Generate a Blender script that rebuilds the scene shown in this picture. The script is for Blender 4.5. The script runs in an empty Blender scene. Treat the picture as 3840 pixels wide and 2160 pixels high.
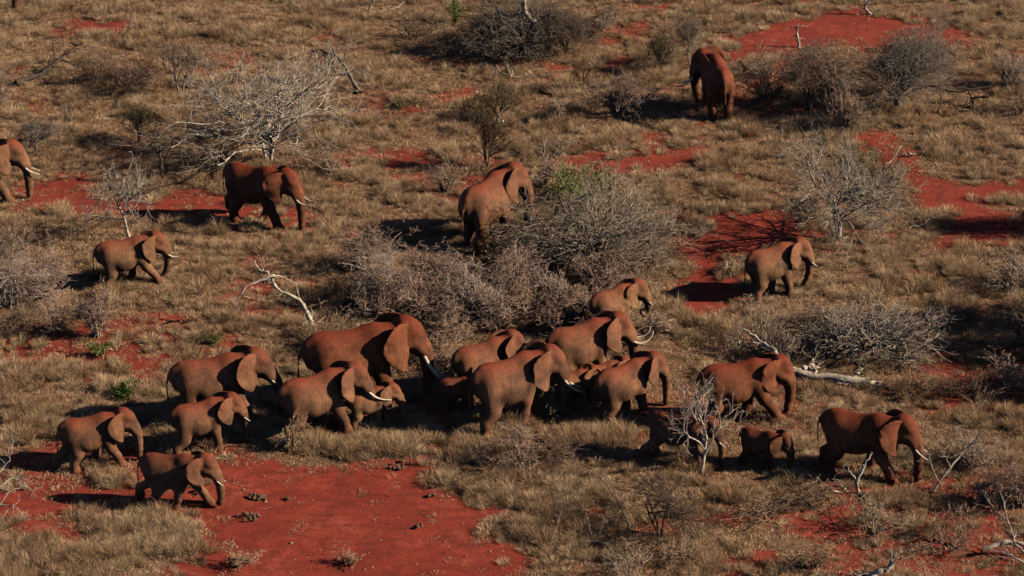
import bpy, math, random
import numpy as np
from mathutils import Vector, Matrix

# ------------------------------------------------------------------ camera, sky, sun, exposure
scene = bpy.context.scene
C = scene.collection
PITCH = math.radians(25.0)
CAM_H = 50.57
FPX = 11966.0                       # focal length in pixels of the 3840 px wide photograph
cam_d = bpy.data.cameras.new('camera')
cam_d.sensor_width = 36.0
cam_d.lens = 36.0 * FPX / 3840.0
cam_d.clip_start = 1.0
cam_d.clip_end = 5000.0
cam = bpy.data.objects.new('camera', cam_d)
C.objects.link(cam)
cam.location = (0.0, -CAM_H / math.tan(PITCH), CAM_H)
cam.rotation_euler = (math.radians(90) - PITCH, 0, 0)
scene.camera = cam

SUN_EL = math.radians(28.0)
SUN_AZ = math.radians(-6.0)        # direction towards the sun, measured from +X (negative = towards the camera)
world = bpy.data.worlds.new('World')
scene.world = world
world.use_nodes = True
wn = world.node_tree
bg = wn.nodes['Background']
sky = wn.nodes.new('ShaderNodeTexSky')
sky.sky_type = 'NISHITA'
sky.sun_disc = False
sky.sun_elevation = SUN_EL
sky.sun_rotation = math.pi / 2 - SUN_AZ
sky.air_density = 0.3
sky.dust_density = 0.2
sky.ozone_density = 0.6
sky.altitude = 1500
wn.links.new(sky.outputs[0], bg.inputs[0])
bg.inputs[1].default_value = 0.075
sd = bpy.data.lights.new('sun', 'SUN')
sd.energy = 5.0
sd.angle = math.radians(0.5)
sd.color = (1.0, 0.84, 0.63)
sun = bpy.data.objects.new('sun', sd)
C.objects.link(sun)
sun.location = (60, -20, 60)
to_sun = Vector((math.cos(SUN_EL) * math.cos(SUN_AZ), math.cos(SUN_EL) * math.sin(SUN_AZ), math.sin(SUN_EL)))
sun.rotation_euler = to_sun.to_track_quat('Z', 'Y').to_euler()
scene.view_settings.view_transform = 'Standard'
scene.view_settings.look = 'None'
scene.view_settings.gamma = 1.0
scene.view_settings.exposure = 1.0
scene.cycles.diffuse_bounces = 0
scene.cycles.max_bounces = 3

# ------------------------------------------------------------------ placing by eye: a ground point for a spot of the photograph
SP, CP = math.sin(PITCH), math.cos(PITCH)
CAMY = -CAM_H / math.tan(PITCH)
def G(px, py):
    """ground point seen at photograph pixel (px, py) of 3840x2160"""
    u = (np.asarray(px, float) - 1920.0) / FPX
    v = (1080.0 - np.asarray(py, float)) / FPX
    t = CAM_H / (SP - v * CP)
    return np.stack([u * t, CAMY + t * (CP + v * SP)], -1)
def scale_at(py):
    return (FPX * SP - (1080.0 - py) * CP) / CAM_H

def tag(o, label=None, cat=None, group=None, kind=None):
    if label: o['label'] = label
    if cat: o['category'] = cat
    if group: o['group'] = group
    if kind: o['kind'] = kind
    return o

# ------------------------------------------------------------------ numpy value noise
def _hash(ix, iy, seed):
    h = (ix.astype(np.int64) * 374761393 + iy.astype(np.int64) * 668265263 + seed * 1442695041) & 0x7fffffff
    h = ((h ^ (h >> 13)) * 1274126177) & 0x7fffffff
    return ((h ^ (h >> 16)) & 0xffff) / 65535.0
def vnoise(x, y, seed=0):
    x = np.asarray(x, float); y = np.asarray(y, float)
    ix = np.floor(x); iy = np.floor(y)
    fx = x - ix; fy = y - iy
    fx = fx * fx * (3 - 2 * fx); fy = fy * fy * (3 - 2 * fy)
    a = _hash(ix, iy, seed); b = _hash(ix + 1, iy, seed)
    c = _hash(ix, iy + 1, seed); d = _hash(ix + 1, iy + 1, seed)
    return (a * (1 - fx) + b * fx) * (1 - fy) + (c * (1 - fx) + d * fx) * fy
def fbm(x, y, seed=0, oct=4):
    s = 0; a = 0.5; t = 0
    for k in range(oct):
        s = s + a * vnoise(x * 2 ** k, y * 2 ** k, seed + 17 * k); t += a; a *= 0.5
    return s / t
def terrain(x, y):
    return 0.10 * (fbm(x * 0.22, y * 0.22, 5, 3) - 0.5)

# ------------------------------------------------------------------ meshes from arrays
def mesh_from(name, verts, faces_flat, face_sizes, smooth=False):
    me = bpy.data.meshes.new(name)
    nv = len(verts); nl = len(faces_flat); nf = len(face_sizes)
    me.vertices.add(nv); me.vertices.foreach_set('co', np.asarray(verts, np.float32).ravel())
    me.loops.add(nl); me.loops.foreach_set('vertex_index', np.asarray(faces_flat, np.int32))
    me.polygons.add(nf)
    st = np.zeros(nf, np.int32); st[1:] = np.cumsum(face_sizes)[:-1]
    me.polygons.foreach_set('loop_start', st)
    me.polygons.foreach_set('loop_total', np.asarray(face_sizes, np.int32))
    if smooth:
        me.polygons.foreach_set('use_smooth', np.ones(nf, bool))
    me.update(calc_edges=True)
    me.validate()
    return me
def tubes(chains, radii, k=3):
    """chains (N,P,3), radii (N,P) -> verts, quad faces"""
    N, P, _ = chains.shape
    tan = np.gradient(chains, axis=1)
    tan /= np.linalg.norm(tan, axis=2, keepdims=True) + 1e-9
    ref = np.where(np.abs(tan[:, :1, 2:3]) < 0.8, np.array([0, 0, 1.0]), np.array([1.0, 0, 0]))
    ref = np.repeat(ref, P, axis=1)
    s1 = np.cross(tan, ref); s1 /= np.linalg.norm(s1, axis=2, keepdims=True) + 1e-9
    s2 = np.cross(tan, s1)
    ang = np.arange(k) * 2 * np.pi / k
    ring = s1[:, :, None, :] * np.cos(ang)[None, None, :, None] + s2[:, :, None, :] * np.sin(ang)[None, None, :, None]
    v = chains[:, :, None, :] + ring * radii[:, :, None, None]
    idx = np.arange(N * P * k).reshape(N, P, k)
    a = idx[:, :-1, :]; b = np.roll(a, -1, axis=2); d = idx[:, 1:, :]; c = np.roll(d, -1, axis=2)
    q = np.stack([a, b, c, d], -1).reshape(-1, 4)
    return v.reshape(-1, 3), q
def join_tubes(name, parts, smooth=True):
    vs = []; fs = []; off = 0
    for (ch, ra, k) in parts:
        if len(ch) == 0: continue
        v, q = tubes(ch, ra, k)
        vs.append(v); fs.append(q + off); off += len(v)
    v = np.concatenate(vs); q = np.concatenate(fs)
    return mesh_from(name, v, q.ravel(), np.full(len(q), 4, np.int32), smooth)

# ------------------------------------------------------------------ materials
def new_mat(name, rough=0.9):
    m = bpy.data.materials.new(name); m.use_nodes = True
    nt = m.node_tree; b = nt.nodes['Principled BSDF']
    b.inputs['Roughness'].default_value = rough
    b.inputs['Specular IOR Level'].default_value = 0.15
    return m, nt, b
def N(nt, t, **kw):
    n = nt.nodes.new(t)
    for k, v in kw.items():
        setattr(n, k, v)
    return n
def noise(nt, vec, scale, detail=4, rough=0.6):
    n = N(nt, 'ShaderNodeTexNoise'); n.inputs['Scale'].default_value = scale
    n.inputs['Detail'].default_value = detail; n.inputs['Roughness'].default_value = rough
    if vec is not None: nt.links.new(vec, n.inputs['Vector'])
    return n
def ramp(nt, fac, stops):
    r = N(nt, 'ShaderNodeValToRGB')
    els = r.color_ramp.elements
    els[0].position = stops[0][0]; els[0].color = (*stops[0][1], 1)
    els[1].position = stops[-1][0]; els[1].color = (*stops[-1][1], 1)
    for p, c in stops[1:-1]:
        e = els.new(p); e.color = (*c, 1)
    nt.links.new(fac, r.inputs[0])
    return r
def mix(nt, fac, a, b, blend='MIX'):
    m = N(nt, 'ShaderNodeMix', data_type='RGBA', blend_type=blend)
    for sock, val in ((m.inputs[0], fac), (m.inputs[6], a), (m.inputs[7], b)):
        if isinstance(val, (int, float)): sock.default_value = val
        elif isinstance(val, tuple): sock.default_value = (*val, 1)
        else: nt.links.new(val, sock)
    return m.outputs[2]
def math_n(nt, op, a, b=None, c=None, clamp=False):
    m = N(nt, 'ShaderNodeMath', operation=op, use_clamp=clamp)
    for i, val in enumerate((a, b, c)):
        if val is None: continue
        if isinstance(val, (int, float)): m.inputs[i].default_value = val
        else: nt.links.new(val, m.inputs[i])
    return m.outputs[0]
def bump(nt, b, height, strength, dist):
    bp = N(nt, 'ShaderNodeBump'); bp.inputs['Strength'].default_value = strength
    bp.inputs['Distance'].default_value = dist
    nt.links.new(height, bp.inputs['Height']); nt.links.new(bp.outputs[0], b.inputs['Normal'])
SOIL = [(0.29, 0.040, 0.025), (0.41, 0.064, 0.037), (0.52, 0.110, 0.065), (0.30, 0.046, 0.029)]
SKIN = [(0.14, 0.070, 0.043), (0.27, 0.125, 0.068), (0.42, 0.200, 0.105), (0.33, 0.066, 0.028), (0.34, 0.11, 0.055)]
GRASS = [(.47, .285, .165), (.80, .54, .325), (1.12, .80, .51), (.49, .31, .18), (.90, .62, .38), (1.4, 1.05, .70), (.44, .22, .13)]
ALB = 0.52      # reflectances as found in the field; the picture is exposed for them (view exposure below 1.0)
SOIL = [tuple(c * ALB for c in t) for t in SOIL]
SKIN = [tuple(c * ALB * .84 for c in t) for t in SKIN]
GRASS = [tuple(c * ALB for c in t) for t in GRASS]
# ------------------------------------------------------------------ bare soil patches: outlines read off the photograph (2576 px wide copy), laid on the ground
PATCHES = [
 (1.0, [(560,1145),(700,1165),(850,1175),(1000,1150),(1100,1112),(1185,1095),(1130,1140),(1080,1190),(1120,1235),(1200,1262),(1260,1272),(1320,1322),(1230,1345),(1370,1390),(1250,1500),(560,1560),(400,1449),(500,1370),(450,1300),(340,1272),(200,1275),(190,1300),(215,1370),(170,1380),(80,1335),(0,1325),(-60,1300),(-60,1235),(90,1235),(200,1225),(350,1205),(400,1240),(540,1240),(545,1180)]),
 (0.85, [(1880,1285),(1960,1285),(2060,1300),(2200,1300),(2190,1325),(2080,1342),(2000,1335),(1930,1310)]),
 (0.75, [(1870,1390),(1930,1372),(1975,1400),(1920,1430),(1900,1480),(1760,1480),(1800,1430)]),
 (1.0, [(1800,98),(1880,62),(2000,45),(2100,30),(2150,12),(2250,38),(2380,60),(2480,78),(2380,110),(2310,128),(2150,105),(2080,112),(2000,135),(1900,130),(1830,118)]),
 (1.0, [(2230,418),(2330,425),(2400,462),(2480,456),(2640,436),(2640,500),(2470,512),(2500,530),(2640,545),(2640,612),(2500,640),(2400,638),(2330,605),(2390,560),(2300,510)]),
 (1.0, [(1670,532),(1790,520),(1990,540),(2060,600),(1950,645),(1840,668),(1880,720),(1905,785),(1760,798),(1680,765),(1720,700),(1700,660),(1680,600)]),
 (1.0, [(1410,402),(1500,386),(1600,400),(1770,388),(1740,410),(1600,425),(1500,434),(1430,420)]),
 (0.7, [(1610,352),(1720,338),(1710,356),(1640,366)]),
 (0.9, [(50,480),(200,436),(250,440),(215,478),(250,500),(420,480),(560,462),(560,520),(780,515),(790,562),(600,562),(300,548),(150,545),(50,525)]),
 (0.85, [(930,370),(1060,372),(1090,410),(1050,424),(980,402)]),
 (0.6, [(970,430),(1070,425),(1060,450),(980,446)]),
 (0.9, [(985,276),(1100,250),(1195,218),(1190,238),(1060,272),(1000,287)]),
 (0.85, [(150,64),(330,52),(330,70),(200,76),(160,84)]),
 (0.85, [(770,105),(870,70),(878,85),(800,112),(720,135)]),
 (0.75, [(1040,145),(1290,150),(1500,165),(1620,138),(1630,150),(1500,178),(1290,176),(1040,160)]),
 (0.85, [(1500,22),(1700,8),(1860,15),(1700,34)]),
 (0.9, [(600,705),(830,690),(825,720),(640,735)]),
 (0.9, [(555,792),(640,768),(625,795),(565,818)]),
 (0.75, [(180,830),(420,790),(470,810),(300,850),(120,900),(0,920),(0,880)]),
 (0.55, [(0,240),(110,250),(100,280),(0,285)]),
 (0.6, [(300,905),(520,870),(640,900),(480,925),(300,920)]),
 (0.75, [(2100,330),(2240,332),(2230,380),(2150,362)]),
 (0.8, [(1840,428),(1925,428),(1915,446),(1850,444)]),
 (0.6, [(2360,865),(2430,868),(2420,895),(2370,890)]),
 (0.5, [(2240,960),(2450,925),(2640,990),(2640,1030),(2400,1050),(2300,1030)]),
 (0.4, [(2380,1230),(2576,1200),(2640,1300),(2400,1360),(2100,1400),(2100,1360),(2350,1300)]),
 (0.35, [(420,1000),(1000,960),(2050,1020),(2100,1080),(1300,1100),(1150,1060),(700,1110),(420,1140)]),
 (0.45, [(60,1160),(560,1110),(560,1190),(350,1200),(120,1210)]),
 (0.5, [(1100,640),(1300,650),(1280,700),(1120,700)]),
 (0.4, [(2090,560),(2250,570),(2260,640),(2110,630)]),
 (0.45, [(600,610),(700,600),(690,690),(610,690)]),
 (0.5, [(1380,1300),(1500,1310),(1480,1335),(1390,1335)]),
 (0.4, [(1850,830),(1990,850),(2000,1000),(2200,985),(2210,1010),(1950,1020)]),
 (0.9, [(2080,322),(2240,330),(2290,400),(2350,445),(2240,440),(2140,375)]),
 (0.9, [(135,55),(345,48),(345,80),(150,95)]),
 (1.0, [(1780,102),(1900,58),(1910,140),(1830,136)]),
 (0.95, [(1390,402),(1500,380),(1780,384),(1760,416),(1600,436),(1430,444)]),
 (0.85, [(980,274),(1200,214),(1195,246),(1060,284),(1000,296)]),
 (0.6, [(0,815),(450,790),(640,830),(600,930),(300,940),(0,905)]),
 (0.9, [(2360,545),(2640,560),(2640,625),(2400,618)]),
 (0.5, [(2050,1180),(2640,1180),(2640,1500),(2000,1500),(2100,1300)]),
 (0.6, [(2300,850),(2640,850),(2640,1010),(2280,1010)]),
 (0.6, [(0,1120),(150,1115),(640,1120),(560,1240),(0,1240)]),
 (0.6, [(2090,80),(2500,110),(2640,120),(2640,155),(2200,150)]),
 (0.7, [(0,335),(110,348),(120,368),(0,362)]),
 (0.65, [(1850,128),(2120,140),(2000,190),(1880,175),(1830,150)]),
 (0.5, [(1350,1285),(1900,1265),(1900,1330),(1400,1345)]),
 (0.7, [(880,365),(1280,400),(1250,460),(960,450)]),
 (0.5, [(1560,330),(1760,330),(1820,400),(1500,440),(1380,410)]),
 (0.45, [(1880,560),(2150,560),(2100,640),(1880,700)]),
 (0.5, [(0,430),(240,420),(260,540),(0,540)]),
 (0.45, [(540,400),(900,390),(900,480),(760,470)]),
 (0.4, [(560,700),(900,690),(880,800),(560,820)]),
]
_P = [(w, G(np.array([p[0] for p in pl]) * 1.4907, np.array([p[1] for p in pl]) * 1.4907)) for w, pl in PATCHES]
def inside(poly, x, y):
    r = np.zeros(x.shape, bool)
    n = len(poly)
    for i in range(n):
        x1, y1 = poly[i]; x2, y2 = poly[(i + 1) % n]
        if y1 == y2: continue
        c = ((y1 > y) != (y2 > y)) & (x < (x2 - x1) * (y - y1) / (y2 - y1) + x1)
        r ^= c
    return r
def bareness(x, y):
    """0 = closed grass, 1 = bare red soil"""
    jx = x + .6 * (fbm(x * 0.9, y * 0.9, 11, 4) - 0.5) * 2
    jy = y + .7 * (fbm(x * 0.9 + 40, y * 0.9, 12, 4) - 0.5) * 2
    b = np.zeros(np.shape(x))
    for w, poly in _P:
        lo = poly.min(0) - 0.1; hi = poly.max(0) + 0.1
        m = (jx > lo[0]) & (jx < hi[0]) & (jy > lo[1]) & (jy < hi[1])
        if not m.any(): continue
        t = np.zeros(np.shape(x)); t[m] = inside(poly, jx[m], jy[m]) * w
        b = np.maximum(b, t)
    wd = fbm(x * .16 + 9, y * .22, 71, 4)
    return np.maximum(b, np.clip((wd - .60) * 6, 0, .55))

# ------------------------------------------------------------------ ground: one sheet to the horizon, fine in the middle
def axis(lo, hi, step, far):
    mid = np.arange(lo, hi + step, step)
    out = []; s = step; p = 0
    ext = [1, 3, 8, 20, 60, 200, 800, far]
    return np.concatenate([[lo - e for e in ext[::-1]], mid, [mid[-1] + e for e in ext]])
gx = axis(-30, 30, 0.16, 2500); gy = axis(-28, 46, 0.16, 2500)
GX, GY = np.meshgrid(gx, gy)
x = GX.ravel(); y = GY.ravel()
br = bareness(x, y)
near = np.exp(-np.maximum(0, np.hypot(x, y) - 60) / 40)
z = terrain(x, y) * near + 0.03 * (fbm(x * 2.2, y * 2.2, 31, 3) - 0.5) * near
nx, ny = len(gx), len(gy)
idx = np.arange(nx * ny).reshape(ny, nx)
q = np.stack([idx[:-1, :-1], idx[:-1, 1:], idx[1:, 1:], idx[1:, :-1]], -1).reshape(-1, 4)
gme = mesh_from('ground', np.stack([x, y, z], -1), q.ravel(), np.full(len(q), 4, np.int32), True)
# soften the outline of the soil patches a little
B = br.reshape(ny, nx)
for _ in range(2):
    B = (B + np.roll(B, 1, 0) + np.roll(B, -1, 0) + np.roll(B, 1, 1) + np.roll(B, -1, 1)) / 5
at = gme.attributes.new('bare', 'FLOAT', 'POINT'); at.data.foreach_set('value', B.ravel().astype(np.float32))
ground = bpy.data.objects.new('ground', gme); C.objects.link(ground)
tag(ground, 'red savanna soil with dry litter', None, None, 'structure')
m, nt, b = new_mat('red_soil', 0.95)
geo = N(nt, 'ShaderNodeNewGeometry'); pos = geo.outputs['Position']
att = N(nt, 'ShaderNodeAttribute', attribute_name='bare')
n1 = noise(nt, pos, 0.35, 5, 0.6); n2 = noise(nt, pos, 2.6, 6, 0.7); n3 = noise(nt, pos, 14.0, 4, 0.7)
soil = ramp(nt, n1.outputs[0], [(0.3, SOIL[0]), (0.5, SOIL[1]), (0.7, SOIL[2])])
mpg = N(nt, 'ShaderNodeMapping'); mpg.inputs['Scale'].default_value = (1, 2.6, 1); nt.links.new(pos, mpg.inputs[0])
n4 = noise(nt, mpg.outputs[0], 0.8, 6, 0.72)
soil2 = mix(nt, ramp(nt, n2.outputs[0], [(0.42, (0, 0, 0)), (0.62, (1, 1, 1))]).outputs[0], soil.outputs[0], SOIL[3])
soil2 = mix(nt, ramp(nt, n4.outputs[0], [(0.38, (.6, .6, .6)), (0.54, (0, 0, 0))]).outputs[0], soil2, (0.085, 0.016, 0.011))
litter = ramp(nt, n3.outputs[0], [(0.3, (0.06, 0.032, 0.020)), (0.5, (0.155, 0.072, 0.041)), (0.72, (0.26, 0.175, 0.11))])
lit2 = mix(nt, ramp(nt, n2.outputs[0], [(0.48, (0, 0, 0)), (0.66, (.7, .7, .7))]).outputs[0], litter.outputs[0], (0.115, 0.036, 0.020))
f = math_n(nt, 'ADD', att.outputs['Fac'], math_n(nt, 'MULTIPLY', math_n(nt, 'SUBTRACT', n2.outputs[0], 0.5), 1.3))
f = ramp(nt, f, [(0.16, (0, 0, 0)), (0.50, (1, 1, 1))])
col = mix(nt, f.outputs[0], lit2, soil2)
# scattered pale straw and specks on the soil
vo = N(nt, 'ShaderNodeTexVoronoi', feature='F1'); vo.inputs['Scale'].default_value = 2.4
nt.links.new(pos, vo.inputs['Vector'])
sp = math_n(nt, 'LESS_THAN', vo.outputs['Distance'], 0.045)
col = mix(nt, math_n(nt, 'MULTIPLY', sp, 0.6), col, (0.24, 0.14, 0.09))
nt.links.new(col, b.inputs['Base Color'])
hh = math_n(nt, 'ADD', math_n(nt, 'MULTIPLY', n2.outputs[0], 0.6), math_n(nt, 'MULTIPLY', n3.outputs[0], 0.4))
hh = math_n(nt, 'ADD', hh, math_n(nt, 'MULTIPLY', n4.outputs[0], 1.2))
bump(nt, b, hh, 0.55, 0.10)
gme.materials.append(m)
# ------------------------------------------------------------------ elephants
def rotz(a):
    c, s = math.cos(a), math.sin(a); return np.array([[c, -s, 0], [s, c, 0], [0, 0, 1.0]])
def roty(a):
    c, s = math.cos(a), math.sin(a); return np.array([[c, 0, s], [0, 1, 0], [-s, 0, c]])
CELL = 0.019
LO = np.array([-0.98, -0.60, -0.12]); HI = np.array([1.32, 0.60, 1.28])
DIM = np.ceil((HI - LO) / CELL).astype(int)
AX = [LO[i] + CELL * np.arange(DIM[i]) for i in range(3)]
def sdf_field(prims, k=0.02):
    S = np.zeros(DIM)
    for (a, b, ra, rb, s, R) in prims:
        a = np.asarray(a, float); b = np.asarray(b, float)
        rm = max(ra, rb) * 1.1 + 6.5 * k
        lo = np.minimum(a, b) - rm; hi = np.maximum(a, b) + rm
        i0 = np.clip(((lo - LO) / CELL).astype(int), 0, DIM); i1 = np.clip(((hi - LO) / CELL).astype(int) + 1, 0, DIM)
        if (i1 <= i0).any(): continue
        X, Y, Z = np.meshgrid(AX[0][i0[0]:i1[0]], AX[1][i0[1]:i1[1]], AX[2][i0[2]:i1[2]], indexing='ij')
        q = np.stack([X - a[0], Y - a[1], Z - a[2]], -1)
        bb = b - a
        if R is not None: q = q @ R; bb = bb @ R
        s = np.asarray(s, float)
        q = q / s; bb = bb / s
        L2 = bb @ bb
        t = np.clip((q @ bb) / L2, 0, 1) if L2 > 1e-12 else np.zeros(X.shape)
        d = np.linalg.norm(q - t[..., None] * bb, axis=-1) - (ra + (rb - ra) * t)
        S[i0[0]:i1[0], i0[1]:i1[1], i0[2]:i1[2]] += np.exp(np.clip(-d / k, -60, 40))
    return -k * np.log(S + 1e-30)
def surface_nets(F):
    """F < 0 inside -> verts, quads"""
    ins = F < 0
    nx_, ny_, nz_ = F.shape
    acc = np.zeros((nx_ - 1, ny_ - 1, nz_ - 1, 3)); cnt = np.zeros((nx_ - 1, ny_ - 1, nz_ - 1))
    cells = {}
    I, J, K = np.meshgrid(np.arange(nx_ - 1), np.arange(ny_ - 1), np.arange(nz_ - 1), indexing='ij')
    offs = [(0, (1, 0, 0)), (1, (0, 1, 0)), (2, (0, 0, 1))]
    sub = lambda dx, dy, dz: F[dx:dx + nx_ - 1, dy:dy + ny_ - 1, dz:dz + nz_ - 1]
    for ax, o in offs:
        for p in (0, 1):
            for r in (0, 1):
                st = [0, 0, 0]; other = [i for i in range(3) if i != ax]
                st[other[0]] = p; st[other[1]] = r
                en = list(st); en[ax] = 1
                A = sub(*st); Bq = sub(*en)
                cr = (A < 0) != (Bq < 0)
                t = np.where(cr, A / np.where(cr, A - Bq, 1), 0)
                for c in range(3):
                    acc[..., c] += np.where(cr, st[c] + (t if c == ax else 0), 0)
                cnt += cr
    act = cnt > 0
    vid = -np.ones(cnt.shape, np.int64); vid[act] = np.arange(act.sum())
    base = np.stack([I[act], J[act], K[act]], -1).astype(float)
    V = LO + CELL * (base + acc[act] / cnt[act][:, None])
    quads = []
    for ax in range(3):
        o1, o2 = [(1, 2), (2, 0), (0, 1)][ax]
        sl = [slice(1, -1)] * 3; sl[ax] = slice(0, -1)
        A = F[tuple(slice(0, -1) if i == ax else slice(1, -1) for i in range(3))]
        Bq = F[tuple(slice(1, None) if i == ax else slice(1, -1) for i in range(3))]
        cr = (A < 0) != (Bq < 0)
        idx_ = np.argwhere(cr)
        if len(idx_) == 0: continue
        flip = (A[cr] >= 0)
        g = idx_.copy()
        for i in range(3):
            if i != ax: g[:, i] += 1
        def at(d1, d2):
            h = g.copy(); h[:, o1] -= d1; h[:, o2] -= d2
            return vid[h[:, 0], h[:, 1], h[:, 2]]
        qd = np.stack([at(1, 1), at(0, 1), at(0, 0), at(1, 0)], -1)
        qd[flip] = qd[flip][:, ::-1]
        quads.append(qd)
    return V, np.concatenate(quads)

EAR = [(0, .09), (.03, .125), (.09, .135), (.16, .13), (.225, .105), (.275, .06), (.30, .0), (.305, -.07), (.295, -.14), (.265, -.20),
       (.225, -.25), (.18, -.295), (.14, -.325), (.10, -.325), (.07, -.27), (.045, -.19), (.02, -.11), (.0, .0)]
def ear_mesh(side, flare, tilt, sc, thick=0.011, wave=0.017, seed=0):
    """closed thin shell; u backwards, v up, w outwards"""
    P = np.array(EAR) * sc
    n = len(P)
    c = np.array([0.13, -0.04]) * sc
    rings = [1.0, 0.82, 0.6, 0.36, 0.14]
    uv = [c + (P - c) * r for r in rings]
    uv = np.concatenate(uv + [c[None]])
    rr = np.concatenate([np.full(n, r) for r in rings] + [[0]])
    u, v = uv[:, 0], uv[:, 1]
    w = 0.16 * np.sin(np.clip(u / (0.33 * sc), 0, 1) * 1.4) * sc * 0.33 - 0.35 * (u / (0.33 * sc)) ** 2 * 0.16 * sc
    w += wave * np.sin(v / sc * 26 + seed) * rr ** 2 - 0.35 * sc * np.maximum(0, v / sc - 0.11) ** 1.0 * 0.5
    w += 0.02 * np.cos(u / sc * 14 + seed * 2) * (v < 0) * rr
    V = np.stack([u, w, v], -1)
    tris = []
    for k in range(len(rings) - 1):
        for i in range(n):
            a, b_ = k * n + i, k * n + (i + 1) % n
            tris.append((a, b_, b_ + n, a + n))
    last = (len(rings) - 1) * n
    cen = len(V) - 1
    # two sheets
    th = thick * (0.75 + 0.6 * (1 - rr))
    T = V.copy(); T[:, 1] += th; Bm = V.copy(); Bm[:, 1] -= th
    nv = len(V)
    faces = []
    for f_ in tris:
        faces.append(list(f_)); faces.append([i + nv for i in f_[::-1]])
    for i in range(n):
        a, b_ = last + i, last + (i + 1) % n
        faces.append([a, b_, cen]); faces.append([b_ + nv, a + nv, cen + nv])
        a, b_ = i, (i + 1) % n
        faces.append([b_, a, a + nv, b_ + nv])
    V2 = np.concatenate([T, Bm])
    U, W, Vv = V2[:, 0], V2[:, 1], V2[:, 2]
    cf, sf = math.cos(flare), math.sin(flare)
    X = -U * cf + W * sf; Y = U * sf + W * cf; Z = Vv
    ct, stt = math.cos(tilt), math.sin(tilt)
    X, Z = X * ct - Z * stt, X * stt + Z * ct
    return np.stack([X, Y * side, Z], -1), faces
def tube_np(pts, rad, k=8):
    v, q = tubes(np.asarray(pts, float)[None], np.asarray(rad, float)[None], k)
    faces = [list(map(int, f_)) for f_ in q]
    n = len(pts)
    faces.append(list(range(k))[::-1]); faces.append([(n - 1) * k + i for i in range(k)])
    return v, faces

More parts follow.
